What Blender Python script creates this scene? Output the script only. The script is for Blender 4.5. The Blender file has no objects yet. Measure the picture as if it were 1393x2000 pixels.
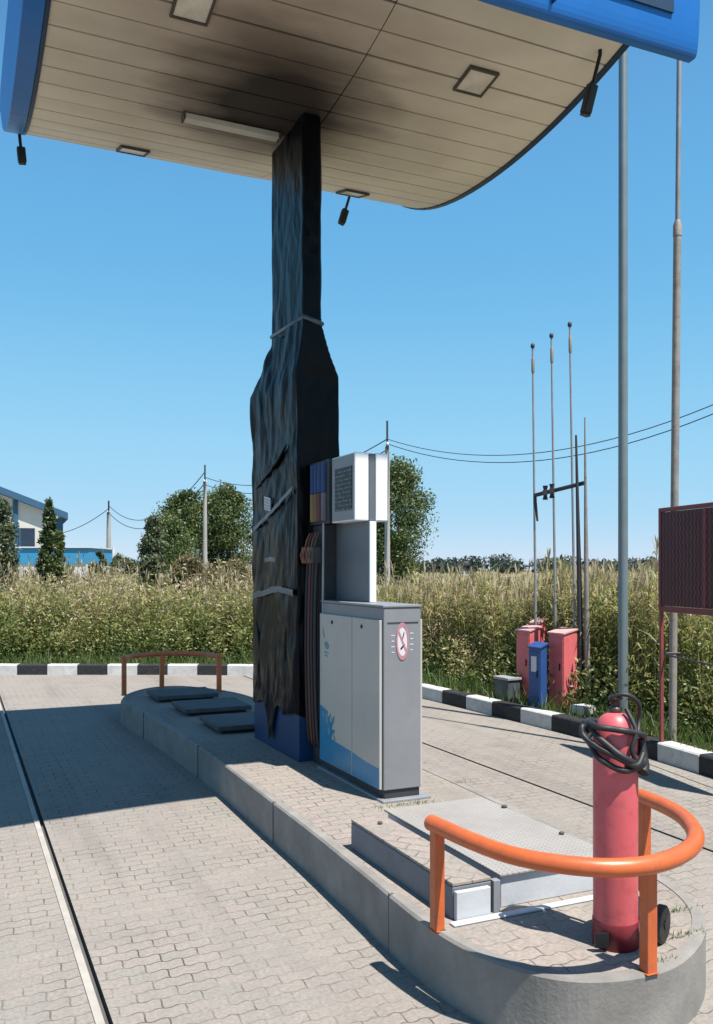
import bpy, math, random
import numpy as np
from mathutils import Vector, Matrix, noise

random.seed(7); rng = np.random.default_rng(7)
scene = bpy.context.scene
COL = scene.collection
R = math.radians
F = 1720.0; U0 = 696.0; V0 = 1110.0; H = 1.76      # focal length, principal column, horizon row, eye height
TH = math.atan2(.4135, .9105)                       # the filling-station frame: local x across the island, local y along it
CT, ST = math.cos(TH), math.sin(TH)
ZI = .26                                            # island top

def W(b, a, z=0.0):                                 # station frame -> world
    return Vector((b*CT - a*ST, b*ST + a*CT, z))
def at(u, v, Y):                                    # a spot at a chosen distance
    return Vector(((u-U0)/F*Y, Y, H + (V0-v)/F*Y))

# ------------------------------------------------------------------ materials
def s2l(c):
    return tuple((x/12.92 if x <= .04045 else ((x+.055)/1.055)**2.4) for x in c)
class NT:
    def __init__(s, name):
        s.m = bpy.data.materials.new(name); s.m.use_nodes = True
        s.t = s.m.node_tree; s.b = s.t.nodes['Principled BSDF']; s.out = s.t.nodes['Material Output']
    def n(s, typ, **kw):
        x = s.t.nodes.new(typ)
        for k, v in kw.items(): setattr(x, k, v)
        return x
    def l(s, a, b): s.t.links.new(a, b)
    def coord(s, scale=(1,1,1), rot=0):
        tc = s.n('ShaderNodeTexCoord'); mp = s.n('ShaderNodeMapping')
        mp.inputs['Scale'].default_value = scale; mp.inputs['Rotation'].default_value = (0,0,rot)
        s.l(tc.outputs['Object'], mp.inputs['Vector']); return mp.outputs['Vector']
    def noise(s, vec, scale, detail=4, rough=.6):
        x = s.n('ShaderNodeTexNoise'); x.inputs['Scale'].default_value = scale
        x.inputs['Detail'].default_value = detail; x.inputs['Roughness'].default_value = rough
        s.l(vec, x.inputs['Vector']); return x.outputs['Fac']
    def ramp(s, fac, stops):
        x = s.n('ShaderNodeValToRGB'); e = x.color_ramp.elements
        while len(e) < len(stops): e.new(.5)
        for i, (p, c) in enumerate(stops):
            e[i].position = p; e[i].color = (*c, 1)
        s.l(fac, x.inputs['Fac']); return x.outputs['Color']
    def mix(s, fac, a, b, mode='MIX'):
        x = s.n('ShaderNodeMix', data_type='RGBA', blend_type=mode)
        for sock, val in ((x.inputs[0], fac), (x.inputs[6], a), (x.inputs[7], b)):
            if hasattr(val, 'is_linked'): s.l(val, sock)
            elif isinstance(val, (int, float)): sock.default_value = val
            else: sock.default_value = (*val, 1)
        return x.outputs[2]
    def math(s, op, a, b=0.0, clamp=False):
        x = s.n('ShaderNodeMath', operation=op, use_clamp=clamp)
        for sock, val in ((x.inputs[0], a), (x.inputs[1], b)):
            if hasattr(val, 'is_linked'): s.l(val, sock)
            else: sock.default_value = val
        return x.outputs[0]
    def bump(s, h, strength=.3, dist=.01):
        x = s.n('ShaderNodeBump'); x.inputs['Strength'].default_value = strength
        x.inputs['Distance'].default_value = dist
        s.l(h, x.inputs['Height']); s.l(x.outputs['Normal'], s.b.inputs['Normal'])
    def color(s, c):
        if hasattr(c, 'is_linked'): s.l(c, s.b.inputs['Base Color'])
        else: s.b.inputs['Base Color'].default_value = (*c, 1)
    def setp(s, rough=None, metal=None, spec=None):
        if rough is not None: s.b.inputs['Roughness'].default_value = rough
        if metal is not None: s.b.inputs['Metallic'].default_value = metal
        if spec is not None: s.b.inputs['Specular IOR Level'].default_value = spec

def plain(name, c, rough=.55, metal=0., var=.25, scale=6., bump=.08, bscale=40., dirt=None, dirt_amt=.35):
    """a painted or raw surface with mottling, grime and a little relief"""
    t = NT(name); v = t.coord()
    n1 = t.noise(v, scale, 6, .65); c = tuple(x*.68 for x in c)
    lo = tuple(x*(1-var) for x in c); hi = tuple(min(1, x*(1+var*.6)) for x in c)
    col = t.ramp(n1, [(.3, lo), (.7, hi)])
    if dirt:
        n2 = t.noise(v, scale*2.7, 8, .7)
        f = t.ramp(n2, [(.52, (0,0,0)), (.75, (dirt_amt,)*3)])
        col = t.mix(f, col, dirt)
    t.color(col); t.setp(rough, metal)
    if bump: t.bump(t.noise(v, bscale, 4), bump, .01)
    return t.m

M = {}
def pavers(name, ca, cb, patch, rot=0., joint=(.075,.064,.056)):
    t = NT(name); tc = t.n('ShaderNodeTexCoord')
    sx = t.n('ShaderNodeSeparateXYZ'); t.l(tc.outputs['Object'], sx.inputs[0])
    wob2 = t.math('MULTIPLY', t.math('SINE', t.math('MULTIPLY', sx.outputs['Y'], 2*math.pi/.084)), .0025)
    wob = t.math('MULTIPLY', t.math('SINE', t.math('MULTIPLY', sx.outputs['X'], 2*math.pi/.084)), .006)
    cx = t.n('ShaderNodeCombineXYZ')
    t.l(t.math('ADD', sx.outputs['X'], wob2), cx.inputs['X']); t.l(t.math('ADD', sx.outputs['Y'], wob), cx.inputs['Y'])
    vec = cx.outputs[0]
    if rot:
        mp = t.n('ShaderNodeMapping'); mp.inputs['Rotation'].default_value = (0,0,rot); t.l(vec, mp.inputs['Vector']); vec = mp.outputs[0]
    br = t.n('ShaderNodeTexBrick'); t.l(vec, br.inputs['Vector'])
    br.inputs['Scale'].default_value = 1.; br.inputs['Brick Width'].default_value = .168
    br.inputs['Row Height'].default_value = .084; br.inputs['Mortar Size'].default_value = .0042
    br.inputs['Mortar Smooth'].default_value = .3; br.inputs['Bias'].default_value = 0.
    br.inputs['Color1'].default_value = (*ca, 1); br.inputs['Color2'].default_value = (*cb, 1)
    br.inputs['Mortar'].default_value = (*joint, 1)
    v0 = tc.outputs['Object']
    # joints filled with sand in places
    sand = t.ramp(t.noise(v0, 1.9, 8, .75), [(.40, (0,0,0)), (.56, (1,1,1))])
    jm = t.math('MULTIPLY', br.outputs['Fac'], t.math('SUBTRACT', 1.0, t.math('MULTIPLY', sand, .86)))
    body = t.n('ShaderNodeTexBrick'); t.l(vec, body.inputs['Vector'])
    for k in ('Scale','Brick Width','Row Height'): body.inputs[k].default_value = br.inputs[k].default_value
    body.inputs['Mortar Size'].default_value = 0.; body.inputs['Color1'].default_value = (*ca,1); body.inputs['Color2'].default_value = (*cb,1)
    big = t.ramp(t.noise(v0, .55, 6, .6), [(.35, (0,0,0)), (.68, (1,1,1))])
    col = t.mix(t.math('MULTIPLY', big, .55), body.outputs['Color'], patch)
    fine = t.ramp(t.noise(v0, 55, 5, .7), [(.3, (.72,.72,.72)), (.7, (1.12,1.12,1.12))])
    col = t.mix(1., col, fine, 'MULTIPLY')
    tn_ = t.math('MULTIPLY', t.ramp(t.noise(v0, 7., 6, .8), [(.45,(0,0,0)),(.75,(1,1,1))]), .28); col = t.mix(tn_, col, tuple(x*.62 for x in ca))
    mp2 = t.n('ShaderNodeMapping'); mp2.inputs['Scale'].default_value = (2.6,.22,1); t.l(v0, mp2.inputs['Vector'])
    tm = t.ramp(t.noise(mp2.outputs[0], 1.1, 6, .6), [(.50,(0,0,0)),(.66,(.32,.32,.32))]); col = t.mix(tm, col, tuple(x*.55 for x in cb))
    st = t.ramp(t.noise(v0, 1.3, 9, .75), [(.54, (0,0,0)), (.74, (.55,.55,.55))])
    col = t.mix(st, col, (.16,.14,.125))
    col = t.mix(jm, col, joint)
    t.color(col); t.setp(.85, 0, .25)
    hgt = t.math('ADD', t.math('MULTIPLY', jm, -1.), t.math('MULTIPLY', t.noise(v0, 90, 3), .30))
    t.bump(hgt, .45, .005)
    return t.m
M['paving'] = pavers('forecourt pavers', (.272,.234,.206), (.238,.217,.193), (.280,.258,.222))
M['island_paving'] = pavers('island pavers', (.30,.245,.215), (.255,.228,.202), (.305,.272,.226))
M['plank_paving'] = pavers('plinth pavers', (.30,.245,.215), (.245,.218,.195), (.305,.272,.226), rot=.9)
M['concrete'] = plain('concrete edging', (.33,.305,.275), .85, var=.3, scale=3, bump=.25, bscale=60, dirt=(.15,.14,.13), dirt_amt=.5)
M['drain_edge'] = plain('drain edging', (.50,.455,.40), .8, var=.2, scale=5, bump=.2)
M['pit_dark'] = plain('drain bottom', (.13,.125,.115), .9)
M['kerb_white'] = plain('kerb whitewash', (.74,.73,.70), .8, var=.18, scale=7, bump=.25, bscale=50, dirt=(.25,.23,.2), dirt_amt=.55)
M['kerb_black'] = plain('kerb black paint', (.020,.021,.024), .75, var=.3, scale=7, bump=.25, bscale=50, dirt=(.12,.11,.1), dirt_amt=.45)
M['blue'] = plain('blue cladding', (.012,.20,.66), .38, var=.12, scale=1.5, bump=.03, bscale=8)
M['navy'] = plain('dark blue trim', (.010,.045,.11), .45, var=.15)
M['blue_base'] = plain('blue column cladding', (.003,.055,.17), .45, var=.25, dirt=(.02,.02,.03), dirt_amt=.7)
M['roof'] = plain('canopy roof sheet', (.3,.3,.32), .6)
M['groove'] = plain('soffit groove', (.045,.03,.022), .8)
M['frame_dark'] = plain('lamp frame', (.10,.085,.07), .6)
M['lens'] = plain('lamp lens', (.95,.88,.75), .35)
M['batten'] = plain('strip light cover', (.72,.68,.58), .5, var=.1)
M['black_metal'] = plain('black metal', (.012,.012,.014), .5)
M['orange'] = plain('orange paint', (.74,.155,.04), .38, var=.16, scale=9, bump=.06, bscale=30, dirt=(.30,.085,.045), dirt_amt=.8)
M['rail_red'] = plain('weathered rail paint', (.80,.20,.06), .5, var=.25, scale=9, dirt=(.12,.05,.03), dirt_amt=.6)
M['ext_red'] = plain('faded red enamel', (.78,.14,.155), .42, var=.14, scale=5, bump=.04, dirt=(.30,.05,.055), dirt_amt=.75)
M['ext_low'] = plain('old red foot paint', (.25,.02,.03), .5, var=.2)
M['rubber'] = plain('black rubber', (.022,.021,.022), .55, var=.3, scale=20)
M['brass'] = plain('valve brass', (.12,.06,.05), .4, .4)
M['steel'] = plain('grey steel', (.42,.43,.45), .45, .3, var=.15)
M['plate_white'] = plain('whitewashed steel', (.66,.68,.71), .6, var=.12, scale=4, bump=.12, dirt=(.4,.4,.38), dirt_amt=.4)
M['plinth_side'] = plain('galvanised plinth side', (.19,.21,.24), .6, var=.2, scale=5, dirt=(.2,.2,.2))
M['lid'] = plain('dark hatch cover', (.10,.10,.105), .7, var=.3, scale=9, bump=.2)
M['disp_grey'] = plain('grey dispenser sheet', (.29,.292,.305), .45, var=.1, scale=3, bump=.03, dirt=(.24,.22,.21), dirt_amt=.35)
M['door_cream'] = plain('pale door sheet', (.62,.578,.515), .42, var=.08, scale=2.5, bump=.03, dirt=(.42,.39,.34), dirt_amt=.35)
M['white'] = plain('white enamel', (1.1,1.1,1.1), .4, var=.05, scale=3, bump=.02, dirt=(.6,.6,.58), dirt_amt=.25)
M['mast'] = plain('mast sheet', (.15,.17,.19), .4, var=.08, bump=.02)
M['plinth_dark'] = plain('dark plinth', (.045,.045,.05), .6)
M['decal_blue'] = plain('blue splash decal', (.012,.27,.50), .35, var=.12, bump=0)
M['decal_pale'] = plain('pale splash decal', (.25,.38,.46), .4, var=.12, bump=0)
M['decal_teal'] = plain('faded emblem', (.17,.33,.37), .5, var=.3, bump=0)
M['red_ring'] = plain('sign red ring', (.62,.27,.30), .5, var=.2, bump=0)
M['sign_white'] = plain('sign white', (.84,.78,.79), .5, var=.05, bump=0)
M['screen'] = plain('display glass', (.014,.017,.022), .45, var=.1, bump=0)
M['digit'] = plain('display digits', (.30,.32,.35), .5, bump=0)
M['hose_blue'] = plain('blue nozzle boot', (.010,.05,.19), .45)
M['hose_orange'] = plain('orange nozzle boot', (.30,.10,.025), .45)
M['hose_yellow'] = plain('yellow nozzle boot', (.30,.20,.06), .45)
M['nozzle_grey'] = plain('dark nozzle sleeve', (.08,.065,.06), .5)
M['hose_red'] = plain('red nozzle boot', (.12,.03,.025), .45)
M['hose_grey'] = plain('lilac nozzle boot', (.17,.14,.17), .45)
M['tape'] = plain('clear packing tape', (.10,.14,.18), .3, var=.4, scale=12, bump=.3, bscale=25)
M['galv'] = plain('galvanised pole', (.27,.33,.35), .5, .35, var=.15, scale=3, bump=.05)
M['rust_pole'] = plain('rusty painted pole', (.40,.36,.32), .6, .1, var=.3, scale=5, dirt=(.20,.10,.06), dirt_amt=.85)
M['pipe'] = plain('pale vent pipe', (.42,.42,.42), .5, .3, var=.2, scale=5)
M['pipe_dark'] = plain('dark bitumen pipe', (.045,.045,.055), .55, var=.3)
M['cab_red'] = plain('red cabinet paint', (.92,.20,.21), .5, var=.14, scale=4, dirt=(.3,.05,.06), dirt_amt=.4)
M['cab_lid'] = plain('pale pink lid', (.85,.45,.42), .6, var=.15)  # lid colour, paler than the cabinet body
M['cab_blue'] = plain('blue cabinet paint', (.03,.10,.32), .5, var=.15, scale=4)
M['board'] = plain('maroon board', (.055,.012,.016), .6, var=.3, scale=4)
M['board_bar'] = plain('maroon bars', (.30,.07,.065), .55, var=.3, scale=9)
M['bin'] = plain('dark grey bin', (.085,.10,.11), .7, var=.2)
M['bin_top'] = plain('grey bin lid', (.38,.39,.39), .7, var=.2)
M['concrete_pole'] = plain('concrete utility pole', (.50,.48,.44), .85, var=.15, scale=2)
M['wire'] = plain('wire', (.06,.065,.08), .6, bump=0)
M['bark'] = plain('bark', (.10,.075,.055), .9, var=.35, scale=8, bump=.4)
M['w_wall'] = plain('warehouse wall', (.78,.74,.66), .8, var=.08, scale=.8)
M['w_trim'] = plain('warehouse trim', (.03,.12,.22), .7, var=.15, scale=2)
M['w_glass'] = plain('warehouse windows', (.03,.05,.085), .25, var=.3, scale=2)
M['a_blue'] = plain('annex blue band', (.045,.36,.68), .6, var=.08, scale=1)
M['a_white'] = plain('annex white wall', (.9,.92,.95), .7, var=.08, scale=1)
M['stone'] = plain('stone', (.12,.11,.10), .9, bump=.4, bscale=30)
M['house_roof'] = plain('house roof', (.22,.19,.2), .8)

# ground soil
t = NT('verge soil'); v = t.coord()
t.color(t.mix(t.ramp(t.noise(v, .08, 6), [(.4,(0,0,0)),(.62,(1,1,1))]), t.ramp(t.noise(v, 3, 6), [(.3,(.07,.075,.03)),(.7,(.17,.14,.075))]), (.30,.25,.15)))
t.setp(.95, 0, .1); t.bump(t.noise(v, 14, 5), .6, .05); M['soil'] = t.m

# soffit planks: beige sheet with soot from a fire round the column
t = NT('soffit planks'); tc = t.n('ShaderNodeTexCoord'); vo = tc.outputs['Object']
base = t.ramp(t.noise(vo, 1.3, 6, .6), [(.3, (.68,.615,.505)), (.7, (.78,.715,.60))])
sp = t.n('ShaderNodeSeparateXYZ'); t.l(vo, sp.inputs[0])
wn = t.n('ShaderNodeTexNoise'); wn.inputs['Scale'].default_value = 1.7; wn.inputs['Detail'].default_value = 7; wm = t.n('ShaderNodeMapping'); wm.inputs['Scale'].default_value = (.7,1.9,1); t.l(vo, wm.inputs['Vector']); t.l(wm.outputs[0], wn.inputs['Vector'])
def soot(cx_, cy_, rx, ry, edge0, edge1, wob=.9):
    dx = t.math('DIVIDE', t.math('SUBTRACT', sp.outputs['X'], cx_), rx)
    dy = t.math('DIVIDE', t.math('SUBTRACT', sp.outputs['Y'], cy_), ry)
    d = t.math('SQRT', t.math('ADD', t.math('MULTIPLY', dx, dx), t.math('MULTIPLY', dy, dy)))
    d = t.math('ADD', d, t.math('MULTIPLY', t.math('SUBTRACT', wn.outputs['Fac'], .5), wob))
    return t.ramp(d, [(edge0, (1,1,1)), (edge1, (0,0,0))])
# object origin of the canopy is (2.45, 6.65, 0) in the station frame
s1 = soot(-.22, -.28, 1.05, 1.0, .36, 1.12, .55)
s2 = soot(-.45, -.75, 2.1, 2.1, .10, 1.05, .5)
base = t.mix(t.math('MULTIPLY', s2, .78), base, (.14,.085,.058))
base = t.mix(t.math('MULTIPLY', s1, .96), base, (.016,.011,.010))
t.color(base); t.setp(.6, 0, .3); t.bump(t.noise(vo, 20, 4), .06, .01); M['soffit'] = t.m

# checker plate
t = NT('checker plate'); v = t.coord((1,1,1), R(45))
ck = t.n('ShaderNodeTexBrick'); t.l(v, ck.inputs['Vector']); ck.inputs['Scale'].default_value = 1
ck.inputs['Brick Width'].default_value = .035; ck.inputs['Row Height'].default_value = .022; ck.inputs['Mortar Size'].default_value = .0045; ck.inputs['Mortar Smooth'].default_value = .5
col = t.ramp(t.noise(v, 4, 6), [(.3, (.265,.24,.22)), (.7, (.335,.312,.286))])
col = t.mix(t.math('MULTIPLY', ck.outputs['Fac'], .45), col, (.17,.155,.14))
t.color(col); t.setp(.65, .05); t.bump(t.math('MULTIPLY', ck.outputs['Fac'], -1.), .6, .004); M['checker'] = t.m

# expanded maroon mesh
t = NT('expanded mesh'); tc = t.n('ShaderNodeTexCoord'); sx = t.n('ShaderNodeSeparateXYZ'); t.l(tc.outputs['Object'], sx.inputs[0])
dg = t.math('MULTIPLY', t.math('PINGPONG', t.math('ADD', sx.outputs['Z'], 0.), .04), .55)
fx = t.math('PINGPONG', t.math('ADD', sx.outputs['X'], dg), .026)
lk = t.ramp(t.math('DIVIDE', fx, .026), [(.70,(0,0,0)),(.82,(1,1,1))])
t.color(t.mix(lk, t.ramp(t.noise(tc.outputs['Object'], 6, 5), [(.3,(.030,.006,.009)),(.7,(.055,.012,.016))]), (.20,.045,.042))); t.setp(.6); t.bump(lk, .8, .006); M['mesh'] = t.m
# display face: dark glass with rows of pale segments
t = NT('display rows'); tc = t.n('ShaderNodeTexCoord'); sx = t.n('ShaderNodeSeparateXYZ'); t.l(tc.outputs['Object'], sx.inputs[0])
cz = t.n('ShaderNodeCombineXYZ'); t.l(t.math('MULTIPLY', sx.outputs['Y'], 1.), cz.inputs[0]); t.l(t.math('ADD', sx.outputs['Z'], .004), cz.inputs[1])
bk = t.n('ShaderNodeTexBrick'); t.l(cz.outputs[0], bk.inputs['Vector']); bk.offset = .37
for k_, v_ in (('Scale',1.),('Brick Width',.19),('Row Height',.030),('Mortar Size',.0032),('Mortar Smooth',.2)): bk.inputs[k_].default_value = v_
nz_ = t.ramp(t.noise(tc.outputs['Object'], 30, 2), [(.42,(0,0,0)),(.52,(1,1,1))])
t.color(t.mix(t.math('MULTIPLY', bk.outputs['Fac'], nz_), (.006,.008,.010), (.16,.18,.20))); t.setp(.4, 0, .3); M['screen_rows'] = t.m
# black wrapping film
t = NT('black film'); v = t.coord((1,1,.45))
t.color(t.ramp(t.noise(v, 4, 5), [(.3, (.0018,.002,.003)), (.75, (.0042,.005,.007))])); t.setp(.33, 0, .5); t.b.inputs['IOR'].default_value = 1.22
vn = t.n('ShaderNodeTexNoise'); vn.inputs['Scale'].default_value = 3.; vn.inputs['Detail'].default_value = 3; t.l(v, vn.inputs['Vector'])
vm = t.n('ShaderNodeVectorMath', operation='MULTIPLY_ADD'); t.l(vn.outputs['Color'], vm.inputs[0]); vm.inputs[1].default_value = (.35,.35,.35); t.l(v, vm.inputs[2])
def crease(sc):
    x = t.n('ShaderNodeTexVoronoi'); x.inputs['Scale'].default_value = sc; t.l(vm.outputs[0], x.inputs['Vector']); return x.outputs['Distance']
h = t.math('ADD', t.math('ADD', t.math('MULTIPLY', crease(6.), .6), t.math('MULTIPLY', crease(15.), .22)), t.math('MULTIPLY', t.noise(v, 5, 3, .5), .7)); t.bump(h, .60, .03); M['film'] = t.m

def leafmat(name, stops, transl=.42):
    t = NT(name); at_ = t.n('ShaderNodeAttribute', attribute_name='tint')
    col = t.ramp(at_.outputs['Fac'], stops)
    d = t.n('ShaderNodeBsdfDiffuse'); tr = t.n('ShaderNodeBsdfTranslucent'); mx = t.n('ShaderNodeMixShader')
    gl = t.n('ShaderNodeBsdfGlossy'); gl.inputs['Roughness'].default_value = .5; mg = t.n('ShaderNodeMixShader')
    t.l(col, d.inputs['Color']); t.l(col, tr.inputs['Color']); mx.inputs[0].default_value = transl
    t.l(d.outputs[0], mx.inputs[1]); t.l(tr.outputs[0], mx.inputs[2])
    mg.inputs[0].default_value = .04; t.l(mx.outputs[0], mg.inputs[1]); t.l(gl.outputs[0], mg.inputs[2])
    t.l(mg.outputs[0], t.out.inputs['Surface']); return t.m
M['reed'] = leafmat('reed leaves', [(0,(.065,.11,.028)),(.3,(.17,.215,.056)),(.55,(.31,.30,.10)),(.8,(.41,.33,.175)),(1,(.42,.335,.245))])
M['grass'] = leafmat('grass blades', [(0,(.045,.095,.02)),(.6,(.10,.17,.035)),(1,(.24,.23,.08))])
M['leaf_dark'] = leafmat('dark foliage', [(0,(.035,.065,.018)),(.6,(.08,.12,.036)),(1,(.16,.18,.065))])
M['leaf_mid'] = leafmat('mid foliage', [(0,(.048,.085,.022)),(.6,(.11,.155,.045)),(1,(.22,.22,.08))])
M['leaf_grey'] = leafmat('grey foliage', [(0,(.06,.085,.04)),(.6,(.12,.15,.07)),(1,(.23,.23,.12))])
M['leaf_pale'] = leafmat('pale foliage', [(0,(.06,.10,.028)),(.6,(.13,.18,.055)),(1,(.24,.25,.09))])
M['leaf_dry'] = leafmat('dry foliage', [(0,(.07,.085,.03)),(.5,(.19,.165,.07)),(1,(.34,.23,.13))])
M['leaf_far'] = leafmat('far foliage', [(0,(.035,.055,.045)),(1,(.075,.10,.08))])

# ------------------------------------------------------------------ mesh helpers
class MB:
    def __init__(s): s.v = []; s.f = []; s.sm = []
    def add(s, vs, fs, smooth=False):
        o = len(s.v); s.v += [tuple(x) for x in vs]; s.f += [tuple(i+o for i in f) for f in fs]; s.sm += [smooth]*len(fs); return s
    def box(s, x0, x1, y0, y1, z0, z1):
        vs = [(x,y,z) for z in (z0,z1) for x,y in ((x0,y0),(x1,y0),(x1,y1),(x0,y1))]
        return s.add(vs, [(3,2,1,0),(4,5,6,7),(0,1,5,4),(1,2,6,5),(2,3,7,6),(3,0,4,7)])
    def obox(s, c, ax, ay, az):                      # centre and three half-axis vectors
        c, ax, ay, az = map(Vector, (c, ax, ay, az))
        vs = [c+sx*ax+sy*ay+sz*az for sz in (-1,1) for sx,sy in ((-1,-1),(1,-1),(1,1),(-1,1))]
        return s.add(vs, [(3,2,1,0),(4,5,6,7),(0,1,5,4),(1,2,6,5),(2,3,7,6),(3,0,4,7)])
    def prism(s, poly, z0, z1):
        n = len(poly); vs = [(x,y,z0) for x,y in poly]+[(x,y,z1) for x,y in poly]
        return s.add(vs, [tuple(range(n-1,-1,-1)), tuple(range(n,2*n))]+[(i,(i+1)%n,n+(i+1)%n,n+i) for i in range(n)])
    def tube(s, pts, r, n=12, closed=False, cap=True):
        pts = [Vector(p) for p in pts]; m = len(pts); rs = r if hasattr(r, '__len__') else [r]*m
        vs = []; up = None
        for i, p in enumerate(pts):
            if closed: d = pts[(i+1)%m]-pts[i-1]
            else: d = pts[min(i+1,m-1)]-pts[max(i-1,0)]
            d.normalize()
            if up is None: up = Vector((0,0,1)) if abs(d.z) < .9 else Vector((1,0,0))
            x = d.cross(up)
            if x.length < 1e-5: x = d.orthogonal()
            x.normalize(); y = x.cross(d).normalized(); up = y
            for k in range(n):
                q = 2*math.pi*k/n; vs.append(p + (x*math.cos(q)+y*math.sin(q))*rs[i])
        fs = []
        for i in range(m if closed else m-1):
            j = (i+1)%m
            for k in range(n): fs.append((i*n+k, i*n+(k+1)%n, j*n+(k+1)%n, j*n+k))
        s.add(vs, fs, True)
        if cap and not closed:
            s.add(vs[:n], [tuple(range(n-1,-1,-1))]); s.add(vs[-n:], [tuple(range(n))])
        return s
    def lathe(s, c, prof, n=32):                    # profile of (r, z) about a vertical axis
        vs = [(c[0]+r*math.cos(2*math.pi*k/n), c[1]+r*math.sin(2*math.pi*k/n), c[2]+z) for r,z in prof for k in range(n)]
        fs = [(i*n+k, i*n+(k+1)%n, (i+1)*n+(k+1)%n, (i+1)*n+k) for i in range(len(prof)-1) for k in range(n)]
        s.add(vs, fs, True)
        s.add(vs[:n], [tuple(range(n-1,-1,-1))]); s.add(vs[-n:], [tuple(range(n))]); return s

def tag(o, label=None, cat=None, group=None, kind=None):
    for k, v in (('label',label),('category',cat),('group',group),('kind',kind)):
        if v: o[k] = v
    return o
def mesh_obj(name, vs, fs, mat, smooth=None, bevel=0.):
    me = bpy.data.meshes.new(name); me.from_pydata([tuple(v) for v in vs], [], fs)
    if smooth: me.polygons.foreach_set('use_smooth', smooth)
    me.validate(); me.update()
    o = bpy.data.objects.new(name, me); COL.objects.link(o); me.materials.append(mat)
    if bevel:
        b = o.modifiers.new('edge', 'BEVEL'); b.width = bevel; b.segments = 2; b.limit_method = 'ANGLE'; b.angle_limit = R(50)
    return o
ORG = {}
def thing(name, label, cat, org, frame=True, rot=None, group=None):
    """Empty at the thing's base; its parts are given in the station frame (frame=True) or in a turned world frame"""
    o = bpy.data.objects.new(name, None); COL.objects.link(o); o.empty_display_size = .2
    ang = TH if frame else (rot or 0.)
    org = Vector(org)
    o.location = W(*org) if frame else org
    o.rotation_euler = (0,0,ang)
    ORG[o.name] = org if frame else Vector((0,0,0)); return tag(o, label, cat, group)
def part(name, mb, mat, parent, bevel=0., label=None):
    r = parent
    while r.parent: r = r.parent
    g = ORG[r.name]
    o = mesh_obj(name, [(x-g.x, y-g.y, z-g.z) for x,y,z in mb.v], mb.f, M[mat], mb.sm, bevel)
    o.parent = parent
    if label: o['label'] = label
    return o
def solo(name, mb, mat, label, cat, org, frame=True, rot=0., group=None, kind=None, bevel=0.):
    g = Vector(org)
    sub = g if frame else Vector((0,0,0))
    o = mesh_obj(name, [(x-sub.x, y-sub.y, z-sub.z) for x,y,z in mb.v], mb.f, M[mat], mb.sm, bevel)
    o.location = W(*g) if frame else g; o.rotation_euler = (0,0,TH if frame else rot)
    return tag(o, label, cat, group, kind)
def struct(name, mb, mat, frame=True, label=None):
    o = mesh_obj(name, mb.v, mb.f, M[mat], mb.sm); o.rotation_euler = (0,0,TH if frame else 0)
    return tag(o, label, None, None, 'structure')
def npmesh(name, V, Fq, mat, tint, parent=None):
    me = bpy.data.meshes.new(name); nv, nf, k = len(V), len(Fq), Fq.shape[1]
    me.vertices.add(nv); me.vertices.foreach_set('co', V.astype(np.float32).ravel())
    me.loops.add(nf*k); me.loops.foreach_set('vertex_index', Fq.astype(np.int32).ravel())
    me.polygons.add(nf); me.polygons.foreach_set('loop_start', np.arange(nf, dtype=np.int32)*k)
    me.polygons.foreach_set('loop_total', np.full(nf, k, dtype=np.int32))
    at_ = me.attributes.new('tint', 'FLOAT', 'POINT'); at_.data.foreach_set('value', tint.astype(np.float32))
    me.update(calc_edges=True); me.materials.append(M[mat])
    o = bpy.data.objects.new(name, me); COL.objects.link(o)
    if parent: o.parent = parent
    return o
def smoothpath(pts, n=8):
    P = [Vector(p) for p in pts]; out = []
    for i in range(len(P)-1):
        p0, p1, p2, p3 = P[max(i-1,0)], P[i], P[i+1], P[min(i+2,len(P)-1)]
        for k in range(n):
            q = k/n
            out.append(.5*((2*p1)+(p2-p0)*q+(2*p0-5*p1+4*p2-p3)*q*q+(3*p1-p0-3*p2+p3)*q**3))
    out.append(P[-1]); return out

# ------------------------------------------------------------------ ground, kerb
DL, DR = (.522, .552), (4.265, 4.295)                 # the two slot drains
fc = MB()
for b0, b1 in ((-30, DL[0]), (DL[1], DR[0]), (DR[1], 14)):
    fc.add([(b0,-8,0),(b1,-8,0),(b1,26,0),(b0,26,0)], [(0,1,2,3)])
struct('forecourt', fc, 'paving')
ch = MB()
for b0, b1 in (DL, DR):
    ch.add([(b0,-8,0),(b0,26,0),(b0,26,-.035),(b0,-8,-.035),(b1,-8,0),(b1,26,0),(b1,26,-.035),(b1,-8,-.035)], [(0,1,2,3),(5,4,7,6),(3,2,6,7)])
struct('drain_channel', ch, 'pit_dark')
de = MB(); de.box(DL[0]-.034, DL[0]-.001, -8, 26, -.05, .007)
struct('drain_edging', de, 'drain_edge')

KP = [(-40,15.2),(-22,14.75),(-12,14.6),(-6,14.55),(-2.6,14.52),(-1.2,14.3),(-.15,13.55),(.45,12.75),(.925,11.87),(1.62,10.53),(2.31,9.17),(2.68,8.25),(2.99,7.38),(3.75,5.1),(4.9,1.5),(6.6,-4),(8,-8)]
kl = smoothpath([(x,y,0) for x,y in KP], 14)
def kerb_side(path, off):
    out = []
    for i, p in enumerate(path):
        d = path[min(i+1,len(path)-1)]-path[max(i-1,0)]; d.normalize()
        out.append(p + Vector((-d.y, d.x, 0))*off)
    return out
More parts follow.
